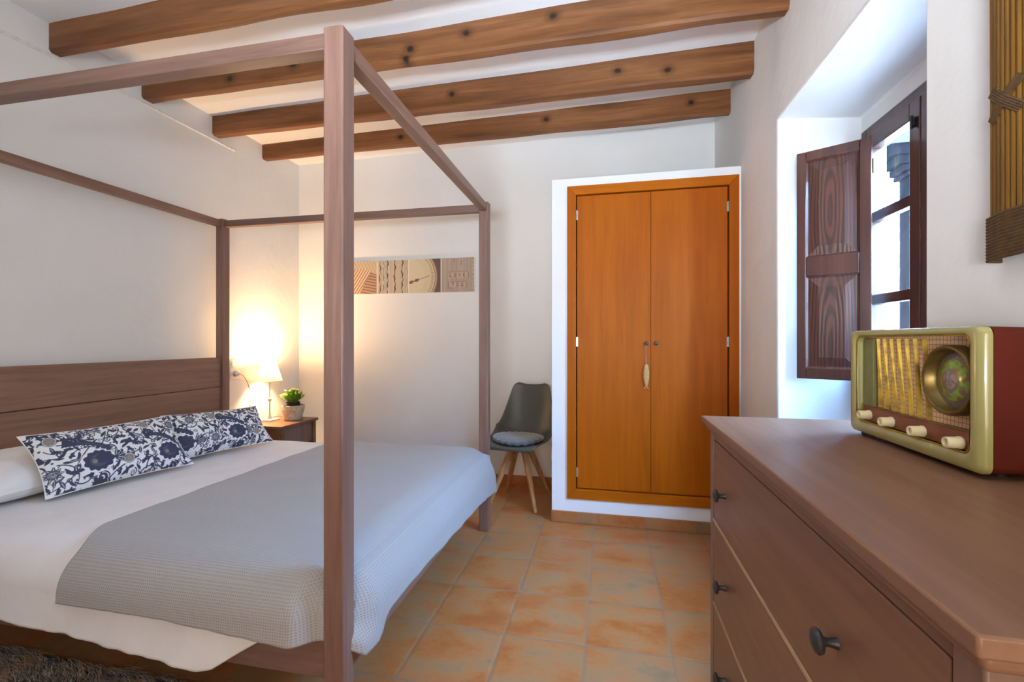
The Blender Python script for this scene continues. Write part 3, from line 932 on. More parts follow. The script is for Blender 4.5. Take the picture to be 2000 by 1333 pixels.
def cushion(BLc, BRc, TRc, TLc, seed, label, t=0.13):
    BLc, BRc, TRc, TLc = map(Vector, (BLc, BRc, TRc, TLc))
    cen = (BLc + BRc + TRc + TLc) / 4
    ax = ((BRc + TRc) - (BLc + TLc)) / 2; ay = ((TLc + TRc) - (BLc + BRc)) / 2
    ex = ax.normalized(); ez = ex.cross(ay).normalized(); ey = ez.cross(ex)
    bm = bmesh.new()
    NU, NV = 400, 220
    w, h = ax.length, ay.length
    corners = [(c - cen) for c in (BLc, BRc, TRc, TLc)]
    cl = [(c.dot(ex), c.dot(ey), c.dot(ez)) for c in corners]
    def P(u, v, side):
        a, b = (u + 1) / 2, (v + 1) / 2
        p = [cl[0][k] * (1 - a) * (1 - b) + cl[1][k] * a * (1 - b) + cl[2][k] * a * b + cl[3][k] * (1 - a) * b for k in range(3)]
        k = max(0, 1 - abs(u) ** 3.0) ** 0.62 * max(0, 1 - abs(v) ** 2.4) ** 0.62
        inx = 1 - 0.07 * (1 - v * v) * abs(u) ** 2
        iny = 1 - 0.08 * (1 - u * u) * abs(v) ** 2
        wr = 0.004 * nz(u * 4 + seed, v * 3, 1) + 0.006 * nz(u * 1.6, v * 1.6 + seed, 2)
        return Vector((p[0] * inx, p[1] * iny, p[2] + side * (t / 2 * k + (wr if k > 0.1 else wr * k * 10))))
    V = [[bm.verts.new(P(i / NU * 2 - 1, j / NV * 2 - 1, 1)) for j in range(NV + 1)] for i in range(NU + 1)]
    for i in range(NU):
        for j in range(NV): bm.faces.new((V[i][j], V[i + 1][j], V[i + 1][j + 1], V[i][j + 1]))
    B = {}
    st = 10
    for i in range(0, NU + 1, st):
        for j in range(0, NV + 1, st):
            edge = i in (0, NU) or j in (0, NV)
            B[i, j] = V[i][j] if edge else bm.verts.new(P(i / NU * 2 - 1, j / NV * 2 - 1, -1))
    for i in range(0, NU, st):
        for j in range(0, NV, st):
            bm.faces.new((B[i, j], B[i, j + st], B[i + st, j + st], B[i + st, j]))
    me = bpy.data.meshes.new('cushion'); bm.to_mesh(me); bm.free()
    for p in me.polygons: p.use_smooth = True
    me.materials.append(M['damask'])
    img = damask(840, int(840 * h / w), seed)
    # soften once so that single points do not alias
    img[1:-1, 1:-1] = (img[1:-1, 1:-1] * 2 + img[:-2, 1:-1] + img[2:, 1:-1] + img[1:-1, :-2] + img[1:-1, 2:]) / 6
    put_pattern(me, img, lambda co: np.stack([co[:, 0] / w + 0.5, co[:, 1] / h + 0.5], 1))
    o = bpy.data.objects.new('patterned_cushion', me); COL.objects.link(o)
    o.matrix_world = Matrix.Translation(cen) @ Matrix((ex, ey, ez)).transposed().to_4x4()
    # piped seam
    pb = bmesh.new()
    ring = [P(-1 + 2 * k / 40, -1, 0) for k in range(40)] + [P(1, -1 + 2 * k / 20, 0) for k in range(20)] + [P(1 - 2 * k / 40, 1, 0) for k in range(40)] + [P(-1, 1 - 2 * k / 20, 0) for k in range(21)]
    tube(pb, ring, 0.0026, 6)
    obj('piping', pb, M['pillow'], o)
    return tag(o, label, 'cushion', 'blue damask cushions')
cushion((-2.235, 1.375, 0.55), (-2.135, 1.945, 0.548), (-2.275, 1.935, 0.80), (-2.375, 1.365, 0.80), 7,
        'near one of the two navy and white floral cushions, leaning left on the pillow')
cushion((-2.26, 1.92, 0.552), (-2.11, 2.49, 0.548), (-2.25, 2.50, 0.770), (-2.355, 1.95, 0.79), 12,
        'farther navy and white floral cushion, the one closest to the bedside lamp')

# ------------------------------------------------------------------ nightstand
ns = tag(empty('nightstand', (-2.60, 3.14, 0)), 'brown wooden nightstand in the far left corner beside the bed', 'nightstand')
obj('table_top', nbox(-0.198, 0.200, -0.222, 0.215, 0.525, 0.547), M['night_x'], ns, bevel=0.003)
for sx in (-0.19, 0.145):
    for sy in (-0.21, 0.165):
        obj('leg', nbox(sx, sx + 0.04, sy, sy + 0.04, 0, 0.525), M['night_x'], ns, bevel=0.002)
obj('side_panel', nbox(-0.15, 0.145, -0.205, -0.190, 0.18, 0.525), M['night_x'], ns)
obj('side_panel', nbox(-0.15, 0.145, 0.188, 0.202, 0.18, 0.525), M['night_x'], ns)
obj('back_panel', nbox(-0.188, -0.175, -0.17, 0.165, 0.18, 0.525), M['night_x'], ns)
d = obj('drawer', nbox(0.155, 0.175, -0.168, 0.163, 0.36, 0.520), M['chest_z'], ns, bevel=0.002)
obj('shelf', nbox(-0.17, 0.17, -0.188, 0.186, 0.18, 0.195), M['night_x'], ns)

# ------------------------------------------------------------------ bedside lamp
LX, LY, LZ = -2.690, 3.135, 0.547
lp = tag(empty('table_lamp', (LX, LY, LZ)), 'small lit table lamp with white shade and slim metal stem on the nightstand', 'lamp')
obj('base', nbox(-0.055, 0.055, -0.055, 0.055, 0, 0.014), M['white_plastic'], lp, bevel=0.003)
bm = bmesh.new()
lathe(bm, [(0.020, 0.014), (0.019, 0.022), (0.010, 0.036), (0.006, 0.055), (0.0055, 0.15), (0.009, 0.155), (0.016, 0.168), (0.016, 0.176), (0.008, 0.186), (0.0055, 0.195), (0.0055, 0.31), (0.011, 0.315), (0.011, 0.345)], 24)
obj('stem', bm, M['steel'], lp)
shm = N('lamp_shade_fabric')
shm.b.inputs['Base Color'].default_value = (0.92, 0.88, 0.80, 1)
tl = shm.n('ShaderNodeBsdfTranslucent'); tl.inputs['Color'].default_value = (0.95, 0.86, 0.68, 1)
mx = shm.n('ShaderNodeMixShader'); mx.inputs[0].default_value = 0.85
shm.l(shm.b.outputs[0], mx.inputs[1]); shm.l(tl.outputs[0], mx.inputs[2]); shm.l(mx.outputs[0], shm.t.nodes['Material Output'].inputs['Surface'])
shm.b.inputs['Roughness'].default_value = 0.9
bm = bmesh.new()
lathe(bm, [(0.094, 0.325), (0.050, 0.470), (0.048, 0.470), (0.092, 0.325)], 40, cap=False)
bm.verts.ensure_lookup_table()
obj('lamp_shade', bm, shm.m, lp)
bul = N('lit_bulb'); bul.b.inputs['Emission Color'].default_value = (1.0, 0.74, 0.42, 1); bul.b.inputs['Emission Strength'].default_value = 60
bul.b.inputs['Base Color'].default_value = (0.9, 0.85, 0.75, 1)
bm = bmesh.new(); lathe(bm, [(0.010, 0.345), (0.014, 0.36), (0.022, 0.378), (0.024, 0.395), (0.018, 0.412), (0.008, 0.420), (0.0005, 0.421)], 20)
bo = obj('bulb', bm, bul.m, lp)
lt = add_light('lamp_light', 'POINT', (0, 0, 0.44), (0, 0, 0), 90.0, (1.0, 0.60, 0.28), shadow_soft_size=0.045)
lt.parent = lp

# wall socket, plug and cord
so = tag(empty('wall_socket', (XL, 2.905, 0.977)), 'white double wall socket on the left wall beside the head post', 'socket')
obj('cover_plate', nbox(0, 0.010, -0.055, 0.040, -0.075, 0.080), M['white_plastic'], so, bevel=0.003)
obj('switch', nbox(0.010, 0.014, -0.040, 0.025, 0.012, 0.068), M['white_plastic'], so, bevel=0.001)
obj('socket_ring', (lambda b: (lathe(b, [(0.021, 0.010), (0.021, 0.013), (0.017, 0.013), (0.017, 0.0105)], 24, Matrix.Translation((0, -0.008, -0.034)) @ Matrix.Rotation(R(90), 4, 'Y'), cap=False), b)[1])(bmesh.new()), M['cord'], so)
bm = bmesh.new(); lathe(bm, [(0.016, 0.0), (0.016, 0.018), (0.010, 0.030), (0.004, 0.045)], 18, Matrix.Rotation(R(90), 4, 'Y'))
pl = empty('lamp_cord', (XL + 0.013, 2.897, 0.943)); tag(pl, 'lamp plug with thin grey cord curving down from the wall socket', 'cord')
obj('plug', bm, M['white_plastic'], pl)
bm = bmesh.new()
cp = []
for i in range(30):
    t = i / 29
    cp.append((0.040 + 0.035 * math.sin(t * PI), 0.00 + 0.07 * math.sin(min(t, .85) * PI / 1.7), 0.0 - 0.40 * t ** 1.5))
cp += [(0.07, 0.15, -0.394)]
tube(bm, cp[:-1], 0.0022, 6)
obj('cable', bm, M['cord'], pl)

# ------------------------------------------------------------------ potted plant
px_, py_ = -2.535, 3.215
pt = tag(empty('potted_plant', (px_, py_, 0.547)), 'little yellow-flowered green plant in a rough beige ceramic pot on the nightstand', 'plant')
bm = bmesh.new()
lathe(bm, [(0.060, 0), (0.066, 0.006), (0.077, 0.055), (0.082, 0.080), (0.086, 0.084), (0.087, 0.118), (0.080, 0.121), (0.075, 0.114), (0.072, 0.080)], 32)
for v in bm.verts:
    v.co.x *= 1 + 0.03 * nz(v.co.x * 20, v.co.y * 20, v.co.z * 20)
    v.co.y *= 1 + 0.03 * nz(v.co.x * 20, v.co.y * 20, v.co.z * 20 + 5)
obj('pot', bm, M['pot'], pt)
bm = bmesh.new(); lathe(bm, [(0.044, 0.06), (0.054, 0.146), (0.050, 0.146), (0.048, 0.136)], 24)
obj('inner_pot', bm, M['black_metal'], pt)
rnd = random.Random(5)
bm = bmesh.new(); tips = []
for i in range(230):
    a = rnd.uniform(0, 2 * PI); e = rnd.uniform(0.0, 1.12) ; ln = rnd.uniform(0.080, 0.112)
    d_ = Vector((math.cos(a) * math.sin(e), math.sin(a) * math.sin(e), math.cos(e) * 0.95 + 0.12))
    b0 = Vector((math.cos(a) * 0.02 * e, math.sin(a) * 0.025 * e, 0.138))
    sd = d_.cross(Vector((0, 0, 1)));
    if sd.length < 1e-3: sd = Vector((1, 0, 0))
    sd.normalize()
    w_ = rnd.uniform(0.004, 0.007)
    prev = None
    for q in range(5):
        t = q / 4; p = b0 + d_ * ln * t + Vector((0, 0, 0.006 * math.sin(t * PI)))
        ww = w_ * (0.4 + 1.2 * math.sin(t * PI * 0.85)) if q < 4 else 0.0005
        cur = (bm.verts.new(p - sd * ww), bm.verts.new(p + sd * ww))
        if prev: bm.faces.new((prev[0], prev[1], cur[1], cur[0]))
        prev = cur
    tips.append(b0 + d_ * ln)
tag(obj('foliage', bm, M['green'], pt), kind='stuff')
bm = bmesh.new()
for p in rnd.sample(tips, 60):
    bmesh.ops.create_icosphere(bm, subdivisions=1, radius=rnd.uniform(0.0055, 0.008), matrix=Matrix.Translation(p))
tag(obj('flowers', bm, M['flower'], pt), kind='stuff')

# ------------------------------------------------------------------ art print on the back wall
def art():
    w, h = 1.200, 0.290
    Wp, Hp = 800, 194
    img = np.ones((Hp, Wp, 3)) * np.array(C(226, 216, 200))
    yy, xx = np.mgrid[0:Hp, 0:Wp].astype(float)
    rs = np.random.RandomState(4)
    pw = Wp // 4
    def n1(n, k):
        a = rs.rand(k); return np.interp(np.linspace(0, k - 1, n), range(k), a)
    g = 3
    for p in range(4):
        sl = (slice(0, Hp), slice(p * pw + g, (p + 1) * pw - g))
        X = xx[sl] - p * pw; Y = yy[sl]           # Y up
        shp = X.shape
        if p == 0:      # ball of twine
            c = np.ones(shp + (3,)) * np.array(C(190, 158, 126))
            st = np.sin((X * 0.8 - Y * 0.55) * 0.42); m = (Y < 150)
            c[m & (st > 0.1)] = C(216, 188, 158); c[m & (st < -0.6)] = C(138, 96, 70)
            m2 = (X > 95 + (Y - 20) * 0.55) & (Y < 125); s2 = np.sin((Y * 0.9 + X * 0.18) * 0.40)
            c[m2 & (s2 > 0)] = C(184, 142, 112); c[m2 & (s2 <= 0)] = C(126, 84, 64)
            m3 = Y > 128 + 22 * np.sin(X * 0.02); c[m3] = C(196, 176, 140)
            s3 = np.sin(X * 0.3 + Y * 0.16); c[m3 & (s3 > .6)] = C(176, 150, 112)
        elif p == 1:    # weathered boards
            k = n1(shp[1], 60)[None, :] * np.ones(shp)
            c = np.array(C(196, 178, 152))[None, None] * (0.75 + 0.35 * k[..., None])
            for x, wd_, cc in ((18, 4, C(58, 44, 38)), (42, 3, C(120, 86, 60)), (66, 5, C(52, 40, 36)), (112, 5, C(56, 42, 38)), (160, 5, C(64, 52, 54)), (190, 2, C(140, 120, 100))):
                wob = 3 * np.sin(Y * 0.06 + x) + 2 * np.sin(Y * 0.19 + x * 2)
                c[np.abs(X - x - wob) < wd_ * (0.7 + 0.3 * np.sin(Y * .1 + x))] = cc
            c[(X > 45) & (X < 62)] = np.array(C(170, 168, 158))
        elif p == 2:    # dial of an old clock
            c = np.ones(shp + (3,)) * np.array(C(70, 44, 46))
            c[(Y > 150) & (X < 120)] = C(110, 62, 50)
            d = np.hypot(X + 10, Y - 86)
            c[d < 188] = C(150, 98, 66); c[d < 182] = C(206, 172, 128); c[d < 176] = C(96, 60, 46); c[d < 172] = C(206, 190, 150)
            a = np.arctan2(Y - 86, X + 10)
            c[(d > 150) & (d < 164) & (np.abs(((a * 20) % 1) - .5) < .16)] = C(120, 98, 76)
            c[(d < 110)] = C(212, 196, 160)
            along = X * math.cos(0.30) + (Y - 56) * math.sin(0.30); acr = -X * math.sin(0.30) + (Y - 56) * math.cos(0.30)
            c[(along > 0) & (along < 135) & (np.abs(acr) < np.where(along < 70, 7 * np.abs(np.sin(along * .09)) + 2, 1.6))] = C(98, 62, 48)
        else:           # boards with lettering
            k = n1(shp[1], 46)[None, :] * np.ones(shp)
            c = np.array(C(176, 154, 136))[None, None] * (0.72 + 0.38 * k[..., None])
            for x, y0, y1 in ((120, 150, 178), (162, 78, 110), (42, 14, 60), (150, 22, 50), (78, 165, 190), (56, 10, 30)):
                c[(np.abs(X - x) < 2) & (Y > y0) & (Y < y1)] = C(70, 46, 36)
            for x0, x1, y0, y1 in ((42, 158, 80, 112), (54, 148, 26, 56)):
                m = (X > x0) & (X < x1) & (Y > y0) & (Y < y1); c[m] = c[m] * 0.5 + np.array(C(206, 176, 146)) * 0.5
                c[(X > x0) & (X < x1) & (np.abs(Y - y1) < 1.2)] = C(128, 92, 72)
            font = {'L': ['100', '100', '100', '100', '111'], 'O': ['111', '101', '101', '101', '111'], 'V': ['101', '101', '101', '101', '010'],
                    'E': ['111', '100', '110', '100', '111'], 'Y': ['101', '101', '010', '010', '010'], 'U': ['101', '101', '101', '101', '111'],
                    'I': ['1', '1', '1', '1', '1'], 'N': ['101', '111', '111', '101', '101']}
            def text(s, x, y, sc, col, gap=10):
                for chh in s:
                    F = font[chh]
                    for r, row in enumerate(F):
                        for q, b in enumerate(row):
                            if b == '1':
                                m = (X >= x + q * sc) & (X < x + (q + 1) * sc) & (Y >= y + (4 - r) * sc) & (Y < y + (5 - r) * sc); c[m] = col
                    x += len(F[0]) * sc + gap
            text('LOVE', 50, 85, 4.4, C(112, 66, 50), 14)
            text('YOU', 64, 30, 4.4, C(104, 62, 48), 14)
            for x, y0, y1 in ((72, 64, 66), (92, 60, 72), (106, 62, 70), (114, 62, 70), (128, 60, 72)):
                c[(np.abs(X - x) < 1.6) & (Y > y0) & (Y < y1)] = C(140, 108, 86)
            c[(X > 182) & (((X * 0.7 + Y * 1.3) % 17) < 5) & (Y % 23 < 8)] = C(110, 88, 78)
        img[sl] = c * 0.88 + np.array(C(226, 212, 196)) * 0.12
    bm = bmesh.new()
    nx_, nz_ = 800, 194
    t = 0.022
    V = [[bm.verts.new((i / nx_ * w - w / 2, -t, j / nz_ * h)) for j in range(0, nz_ + 1)] for i in range(0, nx_ + 1)]
    for i in range(nx_):
        for j in range(nz_): bm.faces.new((V[i][j], V[i + 1][j], V[i + 1][j + 1], V[i][j + 1]))
    me = bpy.data.meshes.new('picture'); bm.to_mesh(me); bm.free(); me.materials.append(M['print'])
    put_pattern(me, img, lambda co: np.stack([co[:, 0] / w + 0.5, co[:, 2] / h], 1))
    root = tag(empty('wall_art', (-1.695, YB - 0.001, 1.614)), 'long narrow canvas print of four brown pictures hanging on the back wall', 'picture')
    o = bpy.data.objects.new('picture', me); COL.objects.link(o); o.parent = root
    obj('canvas_edge', nbox(-w / 2, w / 2, -t + 0.0005, 0, 0, h), M['white_plastic'], root, bevel=0.002)
art()

# ------------------------------------------------------------------ shell chair
cx_, cy_ = -0.634, 3.255
fac = math.atan2(-0.99, -0.16)            # facing direction
chair = tag(empty('shell_chair', (cx_, cy_, 0), fac + PI / 2), 'dark grey moulded shell chair with splayed wooden legs beside the closet', 'chair')
# local: front = -y
prof = [  # y, z, half width, side curl
    (-0.225, 0.425, 0.150, 0.000), (-0.220, 0.448, 0.185, 0.010), (-0.15, 0.452, 0.212, 0.022), (-0.05, 0.435, 0.228, 0.045),
    (0.06, 0.428, 0.236, 0.085), (0.14, 0.445, 0.236, 0.110), (0.195, 0.490, 0.230, 0.105), (0.225, 0.56, 0.216, 0.085),
    (0.245, 0.65, 0.196, 0.060), (0.262, 0.74, 0.176, 0.040), (0.275, 0.81, 0.158, 0.030), (0.281, 0.843, 0.140, 0.026), (0.284, 0.855, 0.105, 0.02)]
def cat(P, t):
    n = len(P) - 1; s = t * n; i = min(int(s), n - 1); f = s - i
    p0, p1, p2, p3 = P[max(i - 1, 0)], P[i], P[i + 1], P[min(i + 2, n)]
    return [0.5 * (2 * b + (c - a) * f + (2 * a - 5 * b + 4 * c - d) * f * f + (3 * b - a - 3 * c + d) * f ** 3) for a, b, c, d in zip(p0, p1, p2, p3)]
bm = bmesh.new()
def shellf(i, j):
    y, z, hw, cu = cat(prof, j)
    u = i * 2 - 1
    y2, z2, _, _ = cat(prof, min(1, j + 0.02)); y1, z1, _, _ = cat(prof, max(0, j - 0.02))
    t = Vector((0, y2 - y1, z2 - z1)).normalized(); nrm = Vector((0, -t.z, t.y))   # towards the sitter
    dv = 0.0
    if j > 0.93: dv = -0.012 * (1 - abs(u)) * 0
    return Vector((u * hw, y, z)) + nrm * cu * abs(u) ** 2.6 + Vector((0, 0, -0.008 * (1 - u * u) if j > 0.9 else 0))
grid(bm, shellf, 33, 61)
o = obj('seat_shell', bm, M['shell'], chair, angle=80)
m = o.modifiers.new('t', 'SOLIDIFY'); m.thickness = 0.008; m.offset = 0
m = o.modifiers.new('s', 'SUBSURF'); m.levels = 1; m.render_levels = 1
bm = bmesh.new()
n_ = 40
rings = []
for r, z in ((0.0, 0.022), (0.10, 0.024), (0.16, 0.020), (0.186, 0.010), (0.190, 0.0), (0.182, -0.012), (0.10, -0.014), (0.0, -0.014)):
    rings.append([bm.verts.new((max(r, .001) * math.cos(2 * PI * i / n_) * (1.0), -0.045 + max(r, .001) * math.sin(2 * PI * i / n_) * 0.95,
                                0.474 + z + (0.004 * math.sin(i * 3.1) if r > .15 else 0) + 0.55 * (abs(r * math.cos(2 * PI * i / n_)) ** 2.2) + 0.10 * (r * math.sin(2 * PI * i / n_)) ** 2)) for i in range(n_)])
for a, b in zip(rings, rings[1:]):
    for i in range(n_): bm.faces.new((a[i], a[(i + 1) % n_], b[(i + 1) % n_], b[i]))
bm.faces.new(rings[-1]); bm.faces.new(list(reversed(rings[0])))
obj('seat_pad', bm, M['seatpad'], chair)
bm = bmesh.new()
lathe(bm, [(0.055, 0.385), (0.075, 0.395), (0.075, 0.41), (0.05, 0.425)], 24)
for a in (45, 135, 225, 315):
    c_, s_ = math.cos(R(a)), math.sin(R(a))
    taper(bm, (c_ * .03, s_ * .03, .405), (c_ * .115, s_ * .115, .33), .014, .009)
obj('bracket', bm, M['black_metal'], chair)
for a in (45, 135, 225, 315):
    c_, s_ = math.cos(R(a)), math.sin(R(a))
    bm = bmesh.new(); taper(bm, (c_ * .065, s_ * .065, .415), (c_ * .252, s_ * .252, 0.0), .021, .012)
    for v in bm.verts: v.co.z = max(0.0, v.co.z)
    obj('leg', bm, M['chairwood'], chair, bevel=0.005)

# ------------------------------------------------------------------ chest of drawers
CHX, CHY0, CHY1, CHT = 0.289, 0.425, 1.500, 0.960
chest = tag(empty('chest_of_drawers', (0.54, 0.96, 0)), 'grey-brown wooden chest of drawers with dark knobs along the right wall under the radio', 'chest of drawers')
def LC(bm):
    for v in bm.verts: v.co -= Vector((0.54, 0.96, 0))
    return bm
obj('top', LC(nbox(CHX, 0.792, CHY0, CHY1, CHT - 0.020, CHT)), M['chest_y'], chest, bevel=0.003)
obj('cornice', LC(nbox(CHX + 0.012, 0.79, CHY0 + 0.012, CHY1 - 0.012, CHT - 0.038, CHT - 0.020)), M['chest_y'], chest, bevel=0.006, seg=3)
fx = CHX + 0.022        # front plane
for y0 in (CHY0 + 0.025, CHY1 - 0.025 - 0.038):
    for x0 in (fx, 0.750):
        obj('leg', LC(nbox(x0, x0 + 0.038, y0, y0 + 0.038, 0, CHT - 0.038)), M['chest_z'], chest, bevel=0.003)
for y0 in (CHY0 + 0.034, CHY1 - 0.034 - 0.018):
    obj('side_panel', LC(nbox(fx + 0.038, 0.750, y0, y0 + 0.018, 0.14, CHT - 0.038)), M['chest_z'], chest)
obj('back_panel', LC(nbox(0.765, 0.775, CHY0 + 0.063, CHY1 - 0.063, 0.14, CHT - 0.04)), M['chest_z'], chest)
iy0, iy1 = CHY0 + 0.064, CHY1 - 0.064
for i, (a, b) in enumerate(((0.666, 0.8988), (0.416, 0.652), (0.165, 0.402))):
    # thin rail under each drawer
    obj('front_rail', LC(nbox(fx - 0.0005, fx + 0.03, iy0 - .001, iy1 + .001, a - 0.0115, a - 0.0025)), M['lit_drawer_lip'], chest, bevel=0.001)
    d = obj('drawer', LC(nbox(fx + 0.001, fx + 0.020, iy0 + .002, iy1 - .002, a, b)), M['chest_y'], chest, bevel=0.002)
    for ky in (1.298, 0.700):
        bm = bmesh.new()
        lathe(bm, [(0.008, 0), (0.007, 0.004), (0.0055, 0.012), (0.007, 0.018), (0.016, 0.021), (0.0175, 0.025), (0.015, 0.029), (0.006, 0.032), (0.0005, 0.0325)], 24, Matrix.Rotation(R(-90), 4, 'Y'))
        k = obj('knob', bm, M['dark_metal'], d); k.location = (fx + 0.001 - 0.54, ky - 0.96, (a + b) / 2 - 0.008)
obj('top_rail', LC(nbox(fx + 0.003, fx + 0.03, iy0, iy1, 0.900, CHT - 0.038)), M['chest_y'], chest, bevel=0.001)
obj('bottom_rail', LC(nbox(fx + 0.003, fx + 0.03, iy0, iy1, 0.11, 0.150)), M['chest_y'], chest, bevel=0.002)

# ------------------------------------------------------------------ vintage radio
RX, RY0, RY1, RZ0, RZ1 = 0.612, 0.893, 1.312, 0.968, 1.221
radio = tag(empty('vintage_radio', (RX + 0.08, 1.08, CHT)), 'old cream and brown valve radio with brass slats standing on the chest', 'radio')
def LR(bm):
    for v in bm.verts: v.co -= Vector((RX + 0.08, 1.08, CHT))
    return bm
def rrect(y0, y1, z0, z1, r, n=6):
    P = []
    for cy, cz, a0 in ((y1 - r, z1 - r, 0), (y0 + r, z1 - r, 90), (y0 + r, z0 + r, 180), (y1 - r, z0 + r, 270)):
        for k in range(n + 1):
            a = R(a0 + 90 * k / n); P.append((cy + r * math.cos(a), cz + r * math.sin(a)))
    return P
# face frame: lofted rings from the opening out over the rounded rim
OY0, OY1, OZ0, OZ1 = 0.921, 1.280, 0.998, 1.206
bm = bmesh.new()
specs = [(OY0, OY1, OZ0, OZ1, .016, RX + .032), (OY0, OY1, OZ0, OZ1, .016, RX + .006), (OY0 - .002, OY1 + .002, OZ0 - .002, OZ1 + .002, .018, RX + .001),
         (OY0 - .006, OY1 + .006, OZ0 - .006, OZ1 + .004, .020, RX - .001), (RY0 + .012, RY1 - .012, RZ0 + .007, RZ1 - .006, .014, RX - .001),
         (RY0 + .005, RY1 - .005, RZ0 + .003, RZ1 - .002, .015, RX + .002), (RY0 + .001, RY1 - .001, RZ0, RZ1, .016, RX + .008), (RY0, RY1, RZ0, RZ1, .016, RX + .016), (RY0 + .003, RY1 - .003, RZ0 + .002, RZ1 - .002, .016, RX + .019)]
rings = []
for y0, y1, z0, z1, r, x in specs:
    rings.append([bm.verts.new((x, p[0], p[1])) for p in rrect(y0, y1, z0, z1, r)])
for a, b in zip(rings, rings[1:]):
    n = len(a)
    for i in range(n): bm.faces.new((a[i], a[(i + 1) % n], b[(i + 1) % n], b[i]))
obj('front_frame', LR(bm), M['rad_cream'], radio, angle=50)
bm = bmesh.new()
rings = [[bm.verts.new((x, p[0], p[1])) for p in rrect(RY0 + .002 + t, RY1 - .002 - t, RZ0 + .002, RZ1 - .001 - t, .014)] for x, t in ((RX + .0325, 0), (RX + .0185, 0), (0.766, 0.004), (0.772, 0.010))[1:]]
for a, b in zip(rings, rings[1:]):
    n = len(a)
    for i in range(n): bm.faces.new((a[i], a[(i + 1) % n], b[(i + 1) % n], b[i]))
bm.faces.new(rings[-1])
obj('cabinet', LR(bm), M['rad_brown'], radio, angle=50)
# brass bead round the opening
bm = bmesh.new()
P = rrect(OY0 + .0005, OY1 - .0005, OZ0 + .0005, OZ1 - .0005, .016)
tube(bm, [(RX + .003, p[0], p[1]) for p in P + P[:1]], 0.0016, 6)
obj('brass_bead', LR(bm), M['brass'], radio)
# speaker cloth
gk = N('speaker_cloth')
v_ = gk.coord((1, 1, 1))
sp_ = gk.n('ShaderNodeSeparateXYZ'); gk.l(v_, sp_.inputs[0])
l1_ = gk.math('LESS_THAN', gk.math('FRACT', gk.math('MULTIPLY', gk.math('ADD', sp_.outputs[1], gk.math('MULTIPLY', gk.noise(v_, 40), .004)), 105)), 0.16)
l2_ = gk.math('LESS_THAN', gk.math('FRACT', gk.math('MULTIPLY', gk.math('ADD', sp_.outputs[2], gk.math('MULTIPLY', gk.noise(v_, 47), .004)), 105)), 0.16)
cc_ = gk.mix(gk.math('MULTIPLY', gk.math('MAXIMUM', l1_, l2_), 0.7), C(232, 190, 146), C(120, 92, 64))
M['cloth'] = gk.set(cc_, 0.75)
obj('speaker_cloth', LR(nbox(RX + .026, RX + .031, OY0 + .001, OY1 - .001, OZ0 + .001, OZ1 - .001)), M['cloth'], radio)
obj('olive_panel', LR(nbox(RX + .016, RX + .0258, 1.236, OY1 - .004, OZ0 + .036, OZ1 - .004)), M['olive'], radio, bevel=0.001)
# seven brass slats fanning out downwards
for i in range(7):
    yt = 1.229 - i * 0.0245 * (1 + 0.012 * i); yb = 1.217 - i * 0.0272
    zt_, zb_ = OZ1 - 0.006, 1.038 - i * 0.001
    a = 0.0027 if i < 6 else 0.0042
    b = 0.0050
    bm = bmesh.new()
    x0, x1 = RX + .0195, RX + .0258
    top = [(x1, yt + a, zt_), (x0, yt, zt_), (x1, yt - a, zt_)]
    bot = [(x1, yb + b, zb_), (x0 - .001, yb, zb_), (x1, yb - b, zb_)]
    A = [bm.verts.new(p) for p in top]; B = [bm.verts.new(p) for p in bot]
    for k in range(3): bm.faces.new((A[k], A[(k + 1) % 3], B[(k + 1) % 3], B[k]))
    bm.faces.new(A); bm.faces.new(B[::-1])
    obj('brass_slat', LR(bm), M['brass'], radio, smooth=False)
# control strip, wedge shaped
bm = bmesh.new()
ya, yb = OY0 + .002, 1.262
A = [(RX + .009, ya, OZ0 + .002), (RX + .009, yb, OZ0 + .003), (RX + .009, yb, OZ0 + .038), (RX + .009, ya, OZ0 + .036)]
f0 = [bm.verts.new(p) for p in A]; f1 = [bm.verts.new((RX + .0258, p[1], p[2])) for p in A]
bm.faces.new(f0); bm.faces.new(f1[::-1])
for i in range(4): bm.faces.new((f0[i], f0[(i + 1) % 4], f1[(i + 1) % 4], f1[i]))
obj('control_strip', LR(bm), M['rad_strip'], radio, bevel=0.0012)
bm = bmesh.new()
tube(bm, [(RX + .0085, ya, OZ0 + .037), (RX + .0085, yb, OZ0 + .039)], 0.0015, 6)
obj('strip_trim', LR(bm), M['brass_dark'], radio)
for ky, kz in ((1.236, 1.016), (1.150, 1.014), (1.050, 1.013), (0.952, 1.012)):
    bm = bmesh.new()
    Mx = Matrix.Translation((RX + .009, ky, kz)) @ Matrix.Rotation(R(-90), 4, 'Y')
    lathe(bm, [(0.0115, 0), (0.0118, 0.003), (0.0105, 0.006), (0.0100, 0.022), (0.0095, 0.024), (0.0060, 0.024), (0.0055, 0.020), (0.0005, 0.020)], 24, Mx)
    obj('tuning_knob', LR(bm), M['ivory'], radio)
